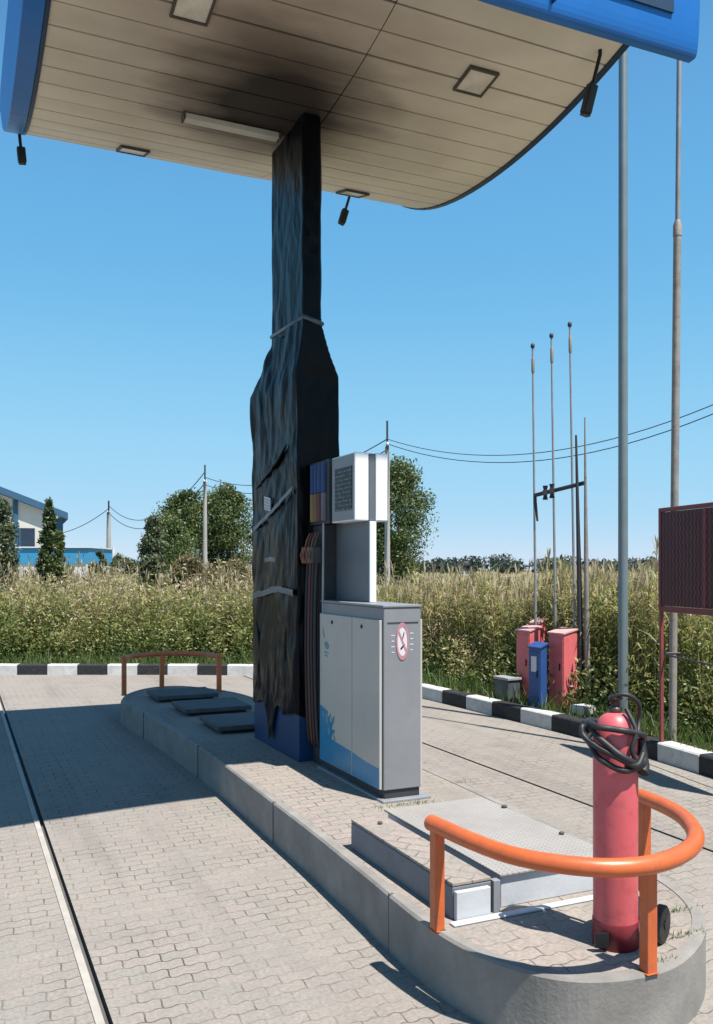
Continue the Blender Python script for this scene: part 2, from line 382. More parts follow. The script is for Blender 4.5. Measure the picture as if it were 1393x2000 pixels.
# resample evenly so each painted block is a run of pieces
L = [0.]
for i in range(1, len(kl)): L.append(L[-1]+(kl[i]-kl[i-1]).length)
def kat(s):
    s = max(0, min(s, L[-1]-1e-6))
    i = max(j for j in range(len(L)-1) if L[j] <= s); q = (s-L[i])/(L[i+1]-L[i]); return kl[i].lerp(kl[i+1], q)
def ktan(s): return (kat(s+.05)-kat(s-.05)).normalized()
def s_of(x, y): return min((( (kat(k*.05)-Vector((x,y,0))).length, k*.05) for k in range(int(L[-1]/.05))))[1]
s0 = s_of(-5.63, 14.55)                             # a white-to-black change on the straight
KH, KWD = .17, .16
white, black = MB(), MB()
sR = s_of(1.11, 11.51); runs = []
k = -int(s0/.497)
while s0+(k+1)*.497 < sR-.53: runs.append((s0+k*.497, s0+(k+1)*.497, k%2 == 0)); k += 1
runs.append((s0+k*.497, sR, k%2 == 0))
for j in range(60): runs.append((sR+j*.545, sR+(j+1)*.545, j%2 == 0))
for k, (a0, a1, dark) in enumerate(runs):
    if a0 < .1 or a1 > L[-1]-.1: continue
    tgt = black if dark else white
    sec = []
    for q in (0, .25, .5, .75, 1.):
        s = a0 + .004 + (a1-a0-.008)*q; p, d = kat(s), ktan(s); nrm = Vector((-d.y, d.x, 0))
        jj = .004*noise.noise(Vector((k*.7, 0, 3)))
        sec.append([p+nrm*jj+Vector((0,0,-.05)), p+nrm*jj+Vector((0,0,KH-.015)), p+nrm*(jj+.015)+Vector((0,0,KH)), p+nrm*KWD+Vector((0,0,KH)), p+nrm*KWD+Vector((0,0,-.05))])
    vs = [x for r_ in sec for x in r_]
    fs = [(i*5+j, (i+1)*5+j, (i+1)*5+j+1, i*5+j+1) for i in range(4) for j in range(4)] + [(0,1,2,3,4), (24,23,22,21,20)]
    tgt.add(vs, fs)
struct('kerb', white, 'kerb_white', False); struct('kerb', black, 'kerb_black', False)
# terrain: from behind the kerb to the horizon
tr = MB(); GZ = .11
ring = kerb_side(kl, KWD-.03)
steps = [0, .8, 2.5, 7, 20, 60, 200, 900]
vs = []
for i, p in enumerate(ring):
    d = kl[min(i+1,len(kl)-1)]-kl[max(i-1,0)]; d.normalize(); nrm = Vector((-d.y, d.x, 0))
    far = Vector((p.x*1.0, p.y, 0)); away = (Vector((p.x, p.y, 0))-Vector((-2, 2, 0))).normalized()
    for s_ in steps:
        q = p + (nrm*.5+away*.5).normalized()*s_
        vs.append((q.x, q.y, GZ + (.03*noise.noise(Vector((q.x*.4,q.y*.4,0))) if .5 < s_ < 30 else 0)))
n = len(steps)
tr.add(vs, [(i*n+j, (i+1)*n+j, (i+1)*n+j+1, i*n+j+1) for i in range(len(ring)-1) for j in range(n-1)])
struct('terrain', tr, 'soil', False)

# ------------------------------------------------------------------ pump island
left = [(1.69,10.17),(1.80,8.6),(1.845,7.47),(1.86,6.64),(1.845,5.366),(1.84,4.73),(1.82,3.98),(1.80,3.3),(1.84,2.93),(1.93,2.72),(2.06,2.585),(2.25,2.52),(2.45,2.525),(2.64,2.60),(2.82,2.72),(2.97,2.88),(3.08,3.1),(3.14,3.4),(3.17,4.0),(3.22,5.9),(3.22,8.),(3.14,9.8),(3.0,10.5),(2.7,11.05),(2.4,11.2),(2.1,11.05),(1.83,10.65)]
outl = [(p.x,p.y) for p in smoothpath([(x,y,0) for x,y in left+[left[0]]], 5)[:-1]]
def inset(poly, d):
    n = len(poly); out = []
    for i in range(n):
        p, q = Vector(poly[i-1]), Vector(poly[(i+1)%n]); tq = (q-p).normalized(); out.append((poly[i][0]-tq.y*d, poly[i][1]+tq.x*d))
    return out
inn = inset(outl, .055)
isl = thing('pump_island', 'raised kerbed pump island with pink paver top and grey concrete edging', 'island', (2.5,6.5,0))
e = MB(); n = len(outl)
vs = [(x,y,-.03) for x,y in outl]+[(x,y,ZI-.008) for x,y in outl]+[(x,y,ZI+.004) for x,y in inset(outl,.010)]+[(x,y,ZI+.004) for x,y in inn]+[(x,y,ZI-.03) for x,y in inn]
e.add(vs, [(r*n+i, r*n+(i+1)%n, (r+1)*n+(i+1)%n, (r+1)*n+i) for r in range(4) for i in range(n)])
ed = part('edging', e, 'concrete', isl)
pv = MB(); pv.prism(inn, -.02, ZI); part('paving', pv, 'island_paving', isl)
for a_ in (9.2, 7.3, 5.35, 3.62):
    bb = np.interp(-a_, [-p[1] for p in left[:9]], [p[0] for p in left[:9]])
    part('edging_joint', MB().box(bb-.003, bb+.02, a_-.007, a_+.007, 0, ZI+.006), 'pit_dark', ed)

# raised plinth and checker-plate pit box on the near end
pl = thing('step_plinth', 'low paver-topped plinth with grey sides beside the checker plate box', 'plinth', (2.02,3.8,ZI))
part('side_panel', MB().box(1.925,2.12,3.25,4.31,ZI,.398), 'plinth_side', pl, .004)
part('top', MB().box(1.925,2.12,3.25,4.31,.401,.416), 'plank_paving', pl, .003)
part('front_panel', MB().box(1.93,2.10,3.222,3.247,ZI+.003,.385), 'plate_white', pl, .003)
part('post', MB().box(2.128,2.162,3.24,3.275,ZI,.40), 'steel', pl, .003)
pb = thing('pit_box', 'long white sided pit box with checker plate lid in front of the dispenser', 'hatch', (2.5,4.0,ZI))
part('wall', MB().box(2.19,2.80,3.28,4.40,ZI,.400), 'plate_white', pb, .004)
part('lid', MB().box(2.175,2.82,3.262,4.42,.402,.414), 'checker', pb, .003)
ln = MB(); ln.box(1.89,2.88,3.175,3.218,ZI+.001,ZI+.010)
solo('mortar_strip', ln, 'plate_white', 'thin white strip on the pavers along the foot of the pit box', 'strip', (2.4,3.18,ZI), bevel=.004)  # whitish mortar line, drawn with the white plate material

for k, (b0,b1,a0,a1,lab) in enumerate(((2.03,2.73,9.82,10.42,'dark hatch cover nearest the far rust-coloured guard rail'),(2.10,2.80,8.80,9.43,'dark hatch cover lying between two other covers on the shaded island'),(2.14,2.82,7.72,8.40,'dark hatch cover closest to the black wrapped column'))):
    hc = thing('hatch_cover', lab, 'hatch', ((b0+b1)/2,(a0+a1)/2,ZI), group='hatch covers on the island')
    part('rim', MB().box(b0+.05,b1-.05,a0+.05,a1-.05,ZI,ZI+.03), 'black_metal', hc)
    part('lid', MB().box(b0,b1,a0,a1,ZI+.031,ZI+.075), 'lid', hc, .006)

# guard rails
def rail(name, label, pts, posts, mat, r):
    o = thing(name, label, 'guard rail', (pts[len(pts)//2][0], pts[len(pts)//2][1], ZI), frame=False)
    # world coordinates: shift so the empty sits at the middle of the bend
    g = o.location.copy(); ORG[o.name] = g
    part('rail', MB().tube(smoothpath(pts, 8), r, 18), mat, o)
    for x, y, wx in posts:
        m = MB(); ax = Vector((CT,ST,0))*wx; ay = Vector((-ST,CT,0))*wx
        zt = pts[0][2]-r*.6
        m.obox((x,y,(ZI+zt)/2), ax, ay, (0,0,(zt-ZI)/2)); part('post', m, mat, o, .004)
        fl = MB(); fl.obox((x,y,ZI+.002), ax*1.25, ay*1.25, (0,0,.002)); part('foot_plate', fl, mat, o, .002)
    return o
zr = .692
near = [(.312,3.70),(.345,3.64),(.448,3.455),(.576,3.28),(.743,3.175),(.919,3.14),(1.09,3.19),(1.245,3.325),(1.352,3.51),(1.40,3.75),(1.385,3.95),(1.330,4.136)]
rail('guard_rail', 'bright orange curved guard rail round the red extinguisher at the near island end', [(x,y,zr) for x,y in near], [(.335,3.655,.0235),(1.085,3.275,.0235),(1.338,4.10,.0235)], 'orange', .034)
farp = [W(1.80,10.60), W(1.95,10.88), W(2.34,11.05), W(2.74,10.85), W(2.90,10.42)]
rail('guard_rail', 'rust-coloured guard rail at the far shaded end of the island', [(p.x,p.y,zr) for p in farp], [(farp[0].x,farp[0].y,.026),(farp[2].x,farp[2].y,.026),(farp[4].x,farp[4].y,.026)], 'rail_red', .032)

# ------------------------------------------------------------------ canopy
def prof(a):
    d = a-6.65; z = 5.275 + d*d/11.8
    if d > 0: z += .0128*d**4
    return z
BL, BLO, BR, BRO = .54, .375, 4.35, 4.40
A0, A1, ZT = 4.47, 9.0, 6.30
can = thing('canopy', 'station canopy with blue fascia and sooty beige plank soffit on one column', 'canopy', (2.45,6.65,0))
so = MB(); gr = MB()
na = 20; aedge = [A0 + i*(A1-A0)/na for i in range(na+1)]
def sheet(mb, b0, b1, a0, a1, dz, th):
    k = 4
    aa = [a0+(a1-a0)*i/k for i in range(k+1)]
    vs = [(b,a,prof(a)+dz+t_) for t_ in (0,th) for a in aa for b in (b0,b1)]
    m = 2*(k+1); fs = []
    for i in range(k):
        fs.append((2*i,2*i+2,2*i+3,2*i+1)); fs.append((m+2*i,m+2*i+1,m+2*i+3,m+2*i+2))
        fs.append((2*i,m+2*i,m+2*i+2,2*i+2)); fs.append((2*i+1,2*i+3,m+2*i+3,m+2*i+1))
    fs += [(0,1,m+1,m), (2*k,m+2*k,m+2*k+1,2*k+1)]
    mb.add(vs, fs)
for i in range(na):
    for b0, b1 in ((BL, 2.62), (2.625, BR)):
        sheet(so, b0+.002, b1-.002, aedge[i]+.007, aedge[i+1]-.007, .008*noise.noise(Vector((i*3.1,b0,0)))*.5, .012)
part('soffit', so, 'soffit', can)
sheet(gr, BL, BR, A0, A1, .020, .01); part('soffit_backing', gr, 'groove', can)
def endcap(b0, b1):
    m = MB(); k = 28; aa = [A0+.02+(A1-A0-.02)*i/k for i in range(k+1)]
    low = [(a, prof(a)-.012) for a in aa]
    top = [(A1+.02, ZT-.10),(A1-.10, ZT-.02),(A1-.5, ZT),(A0+.02, ZT)]
    poly = low+top; n = len(poly)
    vs = [(b,a,z) for b in (b0,b1) for a,z in poly]
    m.add(vs, [tuple(range(n-1,-1,-1)), tuple(range(n,2*n))]+[(i,(i+1)%n,n+(i+1)%n,n+i) for i in range(n)]); return m
part('end_fascia', endcap(BLO, BL-.03), 'blue', can, .006); part('edge_trim', endcap(BL-.028, BL-.001), 'navy', can)
part('edge_trim', endcap(BR+.001, BRO), 'navy', can)
# front fascia: blue box with sign panel, unseen left bowed to shape its shadow
fb = [(.36,4.12),(.9,4.20),(1.6,4.32),(2.3,4.41),(2.9,4.43),(3.6,4.42),(4.46,4.40)]
ff = smoothpath([(b,a,0) for b,a in fb], 6)
def facesheet(pts, zz, off):                        # vertical bent panel: zz = list of (z, offset towards the viewer)
    m = MB(); n = len(zz)
    vs = [(p.x, p.y-o_-off, z) for p in pts for z,o_ in zz] + [(p.x, p.y+.045, z) for p in pts for z,o_ in zz]
    k = len(pts)*n
    fs = [(i*n+j, (i+1)*n+j, (i+1)*n+j+1, i*n+j+1) for i in range(len(pts)-1) for j in range(n-1)]
    fs += [(k+i*n+j, k+i*n+j+1, k+(i+1)*n+j+1, k+(i+1)*n+j) for i in range(len(pts)-1) for j in range(n-1)]
    for i in range(len(pts)-1):
        fs.append((i*n, k+i*n, k+(i+1)*n, (i+1)*n)); fs.append((i*n+n-1, (i+1)*n+n-1, k+(i+1)*n+n-1, k+i*n+n-1))
    for e_ in (0, len(pts)-1):
        f = tuple([e_*n+j for j in range(n)]+[k+e_*n+j for j in range(n-1,-1,-1)]); fs.append(f if e_ == 0 else f[::-1])
    m.add(vs, fs, False); return m
part('front_fascia', facesheet(ff, [(5.14+.58*(1-math.cos(math.pi*i/24)), .055*math.sin(math.pi*i/24)**.6) for i in range(25)], 0), 'blue', can)
sgn = [p for p in ff if 2.55 < p.x < 4.33]
fr = part('sign_border', facesheet(sgn, [(5.36,0),(6.1,0)], .062), 'navy', can)
sg2 = [p for p in ff if 2.60 < p.x < 4.05]
part('sign_panel', facesheet(sg2, [(5.40,0),(6.06,0)], .072), 'frame_dark', fr)
sm_ = [p for p in ff if 3.30 < p.x < 3.48][:2]
part('fascia_seam', MB().box(3.30,3.308,4.345,4.40,5.20,5.36), 'navy', can)
part('back_fascia', MB().box(BLO, BRO, A1+.001, A1+.05, prof(A1)-.02, ZT-.12), 'blue', can)
part('roof', MB().box(BLO+.02, BRO-.02, A0-.01, A1-.12, ZT-.03, ZT+.015), 'roof', can)
part('column', MB().box(2.475,2.545,6.46,6.98,.6,prof(6.7)+.06), 'plinth_dark', can)
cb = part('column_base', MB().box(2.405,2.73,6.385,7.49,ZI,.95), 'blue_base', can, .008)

# lamps in the soffit, and a batten
for b, a, lab in ((1.38,5.57,'square recessed lamp in the soffit nearest the front, left of the soot patch'),(3.50,5.57,'square recessed lamp in the clean soffit right of the column, towards the road'),(1.40,7.80,'square recessed lamp at the rear soffit edge left of the column'),(3.50,7.80,'square recessed lamp at the rear soffit edge right of the column')):
    o = thing('ceiling_lamp', lab, 'lamp', (b,a,prof(a)), group='recessed lamps in the canopy')
    s_ = .125; zz = prof(a); fr_ = MB(); sl = (prof(a+.1)-prof(a-.1))/.2
    def tilt(mb): mb.v = [(x,y,z+(y-a)*sl) for x,y,z in mb.v]; return mb
    for x0,x1,y0,y1 in ((-s_,s_,-s_,-s_+.018),(-s_,s_,s_-.018,s_),(-s_,-s_+.018,-s_+.018,s_-.018),(s_-.018,s_,-s_+.018,s_-.018)):
        fr_.box(b+x0,b+x1,a+y0,a+y1,zz-.022,zz-.002)
    part('frame', tilt(fr_), 'frame_dark', o)
    part('lens', tilt(MB().box(b-s_+.018,b+s_-.018,a-s_+.018,a+s_-.018,zz-.014,zz-.004)), 'lens', o)
o = thing('strip_light', 'pale strip light on the blackened soffit beside the column top', 'lamp', (1.95,6.73,5.28))
part('housing', MB().box(1.60,2.36,6.695,6.775,5.215,5.262), 'batten', o, .006)
part('end_cap', MB().box(1.585,1.599,6.69,6.78,5.212,5.264), 'frame_dark', o)
part('end_cap', MB().box(2.361,2.375,6.69,6.78,5.212,5.264), 'frame_dark', o)

def flood(label, b, a, ztop, vec, L_):
    o = thing('floodlight', label, 'floodlight', (b,a,ztop), group='black floodlights under the canopy edge')
    d = Vector(vec).normalized(); p0 = Vector((b,a,ztop)); p1 = p0+Vector((0,0,-.04)); p2 = p1 + d*L_*.5
    part('bracket', MB().tube([p0,p1,p2], .014, 8), 'black_metal', o)
    sd = d.cross(Vector((0,1,0))).normalized(); fw = sd.cross(d)
    h = MB(); h.obox(p2+d*L_*.25, sd*.036, fw*.03, d*L_*.25); part('lamp_head', h, 'black_metal', o, .01)
    h = MB(); h.obox(p2+d*L_*.52, sd*.03, fw*.025, d*.006); part('lens', h, 'screen', o)
flood('black floodlight hanging at the left rear canopy corner', .50, 8.25, 5.62, (.10,0,-1), .26)
flood('black floodlight hanging under the rear canopy edge right of the column', 3.74, 8.42, 5.68, (-.34,-.1,-1), .31)
o3 = flood('black floodlight hanging beside the blue front fascia at the right canopy end', 4.22, 5.05, 5.50, (-.10,.3,-1), .40)

# ------------------------------------------------------------------ film wrap round the column
wr = thing('plastic_wrap', 'torn black plastic film taped round the canopy column', 'plastic film', (2.55,6.9,ZI))
def rectring(b0,b1,a0,a1,rad,n):
    per = []; w_, d_ = b1-b0, a1-a0
    tot = 2*(w_+d_)
    for i in range(n):
        s = (i/n)*tot
        if s < w_: p = (b0+s, a0, 0,-1)
        elif s < w_+d_: p = (b1, a0+s-w_, 1,0)
        elif s < 2*w_+d_: p = (b1-(s-w_-d_), a1, 0,1)
        else: p = (b0, a1-(s-2*w_-d_), -1,0)
        per.append(p)
    return per
def wrap(z0, z1, nz, nn, rectf, amp, lower=None, seed=0):
    m = MB(); vs = []
    for j in range(nz+1):
        for i, (x,y,nx,ny) in enumerate(rectring(*rectf(z0+(z1-z0)*j/nz), 0, nn)):
            zb = z0 if lower is None else lower(y, x)
            z = zb+(z1-zb)*j/nz
            rr = rectring(*rectf(z), 0, nn)[i] if lower else (x,y,nx,ny)
            x, y, nx, ny = rr
            p = Vector((x*2.4, y*2.4, z*1.0+seed))
            w_ = noise.noise(p)*.75 + abs(noise.noise(Vector((x*4+z*1.5, y*4-z*1.2, seed))))*.9 + abs(noise.noise(Vector((x*6-z*1.9, y*6+z*2.1, seed*2.))))*.55 \
                 + .30*abs(noise.noise(Vector((x*13+z*.8, y*13, z*.5+seed)))) - .3
            q = amp*w_ + .008
            vs.append((x+nx*q, y+ny*q, z))
    fs = [(j*nn+i, j*nn+(i+1)%nn, (j+1)*nn+(i+1)%nn, (j+1)*nn+i) for j in range(nz) for i in range(nn)]
    m.add(vs, fs, True); return m
def lerp(a, b, t_): return tuple(x+(y-x)*t_ for x, y in zip(a, b))
SH, CO = (2.40,2.745,6.39,7.50), (2.44,2.575,6.35,7.09)
def rect_low(z):
    if z < 3.27: return SH
    return lerp(SH, CO, min(1, ((z-3.27)/.40)**.85))
def low_edge(y, x): return .60 + .10*noise.noise(Vector((y*4,x*4,1.7))) - (.24*math.exp(-((y-6.98)/.10)**2) if x < 2.5 else 0)
part('sheet', wrap(.6, 3.70, 130, 220, rect_low, .034, low_edge, 3.), 'film', wr)
part('sheet', wrap(3.66, 5.27, 60, 150, lambda z: CO, .013, None, 11.), 'film', wr)
def tape(pts, w_, dz=0, name='tape', mat='tape'):   # strip lying on the left side of the shroud, points (a, z)
    m = MB(); P = smoothpath([(2.372, min(a,7.44), z) for a, z in pts], 8); n = len(P); vs = []
    for i, p in enumerate(P):
        bb = p.x + .012*noise.noise(Vector((p.y*8, p.z*8, 2.)))
        for s_ in (-1, 1):
            for th in (0, .003): vs.append((bb+th, p.y, p.z+s_*w_*(.5+.25*noise.noise(Vector((p.y*9, s_*3., 5.))))))
    fs = []
    for i in range(n-1):
        q = i*4; fs += [(q,q+2,q+6,q+4),(q+1,q+5,q+7,q+3),(q,q+4,q+5,q+1),(q+2,q+3,q+7,q+6)]
    fs += [(0,1,3,2), ((n-1)*4,(n-1)*4+2,(n-1)*4+3,(n-1)*4+1)]
    m.add(vs, fs); part(name, m, mat, wr)
tape([(7.42,2.10),(7.1,2.18),(6.8,2.27),(6.45,2.38)], .035)
tape([(7.42,1.52),(7.1,1.555),(6.8,1.59),(6.42,1.57)], .05)
tape([(7.10,1.83),(6.95,1.835),(6.74,1.825)], .035)
for pts in ([(7.44,1.45),(7.25,1.02),(7.40,.70)], [(6.60,2.75),(6.85,2.62),(7.40,2.45)], [(6.55,1.5),(6.62,1.1),(6.58,.72)]):
    m = MB().tube(smoothpath([(2.388, a, z) for a,z in pts], 8), [.003+.016*math.sin(math.pi*i/16) for i in range(17)], 8); part('fold', m, 'film', wr)
# ring of tape where the sheets meet
m = MB(); m.tube([(2.435,6.34,3.70),(2.585,6.34,3.66),(2.585,7.1,3.70),(2.435,7.1,3.72)], .018, 8, closed=True); part('tape', m, 'tape', wr)
lb = thing('paper_label', 'small white torn label stuck on the black film', 'label', (2.37,7.02,2.3))
m = MB(); m.obox((2.368,7.02,2.30), (.003,0,0), (0,.075,.012), (0,0,.055)); part('sheet', m, 'sign_white', lb)
for k in range(4):
    m = MB(); m.obox((2.363,7.02,2.335-.025*k), (.002,0,0), (0,.055,.009), (0,0,.006)); part('text_line', m, 'steel', lb)

# ------------------------------------------------------------------ fuel dispenser
fd = thing('fuel_dispenser', 'grey and white fuel dispenser with blue splash doors at the wrapped column', 'fuel dispenser', (2.63,5.6,ZI))
BX0, BX1, AY0, AY1, CTOP = 2.495, 2.765, 5.07, 6.12, 1.505
part('base_plate', MB().box(2.47,2.82,5.03,6.15,ZI,ZI+.016), 'steel', fd, .003)
part('plinth', MB().box(BX0+.01,BX1-.004,AY0+.012,AY1-.01,ZI+.017,.33), 'plinth_dark', fd, .004)
part('cabinet', MB().box(BX0,BX1,AY0,AY1,.331,CTOP), 'disp_grey', fd, .006)
part('top_panel', MB().box(BX0-.008,BX1+.006,AY0-.006,AY1+.006,CTOP+.001,CTOP+.018), 'disp_grey', fd, .004)
for side, x0, x1 in ((-1, BX0-.022, BX0-.001), (1, BX1+.001, BX1+.022)):
    for y0, y1 in ((AY0+.02, 5.52), (5.53, AY1-.01)):
        d_ = part('door', MB().box(x0,x1,y0,y1,.335,1.425), 'door_cream', fd, .004)
        if side < 0:
            yl = y0+(.27 if y0 < 5.3 else .34)
            part('lock', MB().tube([(x0-.001,yl,1.37),(x0-.006,yl,1.37)], .013, 12), 'black_metal', d_)
# blue splash across both doors (local polygons in a, z)
xf = BX0-.0225
def decal(poly, mat, name, off=.0012, par=fd):
    poly = [(a, .338+(z-.41)*.70 if z < 1. else z) for a,z in poly]      # the splash sits low on the doors
    m = MB(); n = len(poly); vs = [(xf-off,a,z) for a,z in poly]+[(xf-.0002,a,z) for a,z in poly]
    m.add(vs, [tuple(range(n)), tuple(range(2*n-1,n-1,-1))]+[(i,n+i,n+(i+1)%n,(i+1)%n) for i in range(n)]); return part(name, m, mat, par)
wave = [(5.095,.41),(5.515,.41)]
top1 = [(5.515,.640),(5.44,.625),(5.36,.615),(5.26,.605),(5.17,.60),(5.095,.60)]
decal(wave+top1, 'decal_blue', 'splash_decal')
spl = [(5.535,.41),(6.105,.41),(6.105,.985),(6.06,.985),(6.04,.955),(6.02,.98),(5.99,.945),(5.965,.965),(5.95,.92),(5.975,.88),(5.93,.90),(5.905,.935),(5.895,.915),(5.915,.87),(5.895,.84),(5.865,.865),(5.835,.93),(5.825,.91),(5.85,.84),(5.875,.79),(5.855,.765),(5.83,.79),(5.825,.76),(5.87,.715),(5.885,.675),(5.80,.662),(5.70,.655),(5.62,.648),(5.535,.642)]
decal(spl, 'decal_blue', 'splash_decal')
for poly in ([(5.99,.93),(5.96,.90),(5.95,.84),(5.97,.80),(5.98,.86)], [(5.95,.80),(5.92,.77),(5.91,.72),(5.935,.70),(5.945,.76)], [(6.04,.93),(6.02,.91),(6.03,.86),(6.05,.89)], [(5.875,.905),(5.865,.88),(5.88,.85),(5.89,.88)], [(5.84,.73),(5.81,.70),(5.815,.665),(5.85,.68)]):
    decal(poly, 'decal_pale', 'splash_drop', .0022)
# small faded emblem: a swoosh with a blot and two short lines
for poly in ([(6.045,1.335),(6.03,1.28),(6.01,1.25),(6.02,1.245),(6.045,1.275)], [(6.02,1.21),(5.985,1.225),(5.95,1.215),(5.93,1.19),(5.95,1.165),(5.99,1.17)], [(6.02,1.15),(5.94,1.145),(5.94,1.135),(6.02,1.14)], [(6.01,1.125),(5.95,1.12),(5.95,1.112),(6.01,1.117)]):
    decal(poly, 'decal_teal', 'emblem', .0015)
# end panel seam and the no-smoking sticker
part('seam', MB().box(BX0+.025,BX1-.02,AY0-.003,AY0-.0005,1.405,1.412), 'plinth_dark', fd)
def ell(cx, cz, rx, rz, y, r0=0., n=40):
    m = MB(); vs = []
    for k in range(n):
        q = 2*math.pi*k/n
        vs += [(cx+rx*math.cos(q), y, cz+rz*math.sin(q)), (cx+rx*r0*math.cos(q), y, cz+rz*r0*math.sin(q)), (cx+rx*math.cos(q), y+.0016, cz+rz*math.sin(q))]
    fs = []
    for k in range(n):
        j = (k+1)%n; fs += [(3*k,3*j,3*j+1,3*k+1), (3*k,3*k+2,3*j+2,3*j)]
    m.add(vs, fs); return m
cxs, czs = 2.628, 1.288
st = part('no_smoking_sticker', ell(cxs,czs,.046,.122,AY0-.0022), 'sign_white', fd)
part('ring', ell(cxs,czs,.046,.122,AY0-.0046,.78), 'red_ring', st)
m = MB(); m.obox((cxs,AY0-.0040,czs), (.030,0,-.070), (0,.0005,0), (.005,0,.0022)); part('bar', m, 'red_ring', st)
m = MB(); m.obox((cxs+.002,AY0-.0034,czs-.035), (.014,0,.016), (0,.0005,0), (-.004,0,.0036)); part('cigarette', m, 'black_metal', st)
m = MB(); m.obox((cxs+.006,AY0-.0034,czs+.035), (.006,0,.022), (0,.0005,0), (-.003,0,.001)); part('smoke', m, 'black_metal', st)
for k in range(4):
    for s_ in (-1, 1):
        w_ = .013 if (k+s_) % 2 else .010
        m = MB().box(cxs+s_*.068-w_, cxs+s_*.068+w_, AY0-.0016, AY0-.0002, czs+.050-.036*k-.003-(.012 if s_ < 0 else 0), czs+.050-.036*k+.003-(.012 if s_ < 0 else 0))
        part('text_line', m, 'sign_white', fd)
# mast and the two display heads
part('mast', MB().box(2.612,2.658,5.54,6.12,CTOP+.019,2.56), 'mast', fd, .003)
part('mast_edge', MB().box(2.611,2.659,5.520,5.5395,CTOP+.019,2.085), 'white', fd, .003)
for x0, x1, sx in ((2.502, 2.608, -1), (2.662, 2.755, 1)):
    hd = part('display_head', MB().box(x0,x1,5.535,5.945,2.09,2.565), 'white', fd, .008)
    xo, xi = (x0-.004, x0-.0005) if sx < 0 else (x1+.0005, x1+.004)
    part('bezel', MB().box(min(xo,xi),max(xo,xi),5.55,5.93,2.10,2.555), 'disp_grey', hd)
    xo2, xi2 = (x0-.009, x0-.0045) if sx < 0 else (x1+.0045, x1+.009)
    sc = part('screen', MB().box(min(xo2,xi2),max(xo2,xi2),5.575,5.87,2.17,2.475), 'screen_rows', hd)
# hose module between doors and column: dark body, coloured boots, nozzles, hoses
part('hose_module', MB().box(2.52,2.74,6.13,6.375,ZI,2.09), 'plinth_dark', fd, .006)
part('hose_head', MB().box(2.50,2.75,6.0,6.375,2.092,2.57), 'plinth_dark', fd, .006)
cols = ['hose_grey','hose_red','hose_orange','hose_yellow']
for k in range(4):
    y = 6.075+.075*k
    m = MB().tube([(2.497,y,2.33),(2.497,y,2.55)], .026, 12); part('boot', m, 'hose_blue', fd)
    m = MB().tube([(2.497,y,2.115),(2.497,y,2.325)], .026, 12); part('boot', m, cols[k], fd)
for k in range(4):
    y = 6.16+.062*k
    nz = MB(); nz.obox((2.465,y,1.86), (.045,0,0), (0,.022,0), (0,0,.065)); nz.tube([(2.45,y,1.92),(2.465,y,1.98),(2.49,y,2.03)], .010, 8)
    nz.tube([(2.43,y,1.80),(2.41,y,1.86),(2.43,y,1.915)], .007, 8)
    part('nozzle', nz, ['nozzle_grey','hose_orange','hose_red','hose_orange'][k], fd, .012)
    hs = smoothpath([(2.47,y,1.80),(2.462,y+.01,1.5),(2.455,y,1.1),(2.46,y-.01,.7),(2.48,y,.46),(2.505,y+.02,.42),(2.52,y+.03,.6)], 8)
    part('hose', MB().tube(hs, .014, 10), 'rubber' if k != 2 else 'hose_red', fd)
m = MB().tube(smoothpath([(2.50,6.10,2.1),(2.497,6.105,1.4),(2.499,6.10,.5)],6), .009, 8); part('cable', m, 'steel', fd)

# ------------------------------------------------------------------ wheeled extinguisher
EX = Vector((1.035, 3.52, ZI))
ex = thing('fire_extinguisher', 'tall faded red fire extinguisher with black hose inside the orange rail', 'extinguisher', EX, frame=False); ORG[ex.name] = EX.copy()
body = [(.03,.012),(.07,.02),(.083,.05),(.087,.10),(.0875,.80)]
for k in range(1, 9):
    q = k/8*math.pi/2; body.append((.022+.0655*math.cos(q), .80+.125*math.sin(q)))
part('body', MB().lathe(EX, body, 48), 'ext_red', ex)
part('foot_ring', MB().lathe(EX, [(.076,0),(.0895,0),(.0905,.10),(.0885,.105)], 48), 'ext_low', ex)
vz = ZI+.925
part('valve', MB().lathe((EX.x,EX.y,vz), [(.024,0),(.026,.02),(.017,.022),(.017,.05),(.028,.052),(.028,.062),(.01,.07)], 20), 'brass', ex)
m = MB().tube(smoothpath([(EX.x+.01,EX.y,vz+.02),(EX.x-.02,EX.y-.01,vz+.055),(EX.x+.03,EX.y-.03,vz+.075),(EX.x+.085,EX.y-.02,vz+.04),(EX.x+.095,EX.y,vz-.03),(EX.x+.07,EX.y-.05,vz-.10)],7), .009, 10); part('handle', m, 'rubber', ex)
def loop(r, z, tx, ty, ph, wob, turns=1., n=60):
    out = []
    for i in range(n+1):
        q = ph + turns*2*math.pi*i/n
        rr = r + wob*math.sin(3*q+ph) + .004*math.sin(7*q)
        out.append((EX.x+rr*math.cos(q), EX.y+rr*math.sin(q), z + tx*math.cos(q)+ty*math.sin(q) + .008*math.sin(2*q+ph)))
    return out
for k, (r_, z, tx, ty, ph, wb) in enumerate(((.112,ZI+.815,-.055,.045,.2,.006),(.108,ZI+.775,-.02,.05,1.7,.004),(.104,ZI+.85,-.03,-.02,3.1,.006))):
    m = MB().tube(loop(r_, z, tx, ty, ph, wb), .0125, 10); part('hose', m, 'rubber', ex)
m = MB().tube(smoothpath([(EX.x-.11,EX.y+.01,ZI+.85),(EX.x-.135,EX.y-.01,ZI+.87),(EX.x-.135,EX.y-.03,ZI+.835),(EX.x-.09,EX.y-.075,ZI+.80),(EX.x-.02,EX.y-.112,ZI+.765),(EX.x+.05,EX.y-.105,ZI+.735),(EX.x+.09,EX.y-.06,ZI+.77)],7), .012, 10); part('hose', m, 'rubber', ex)
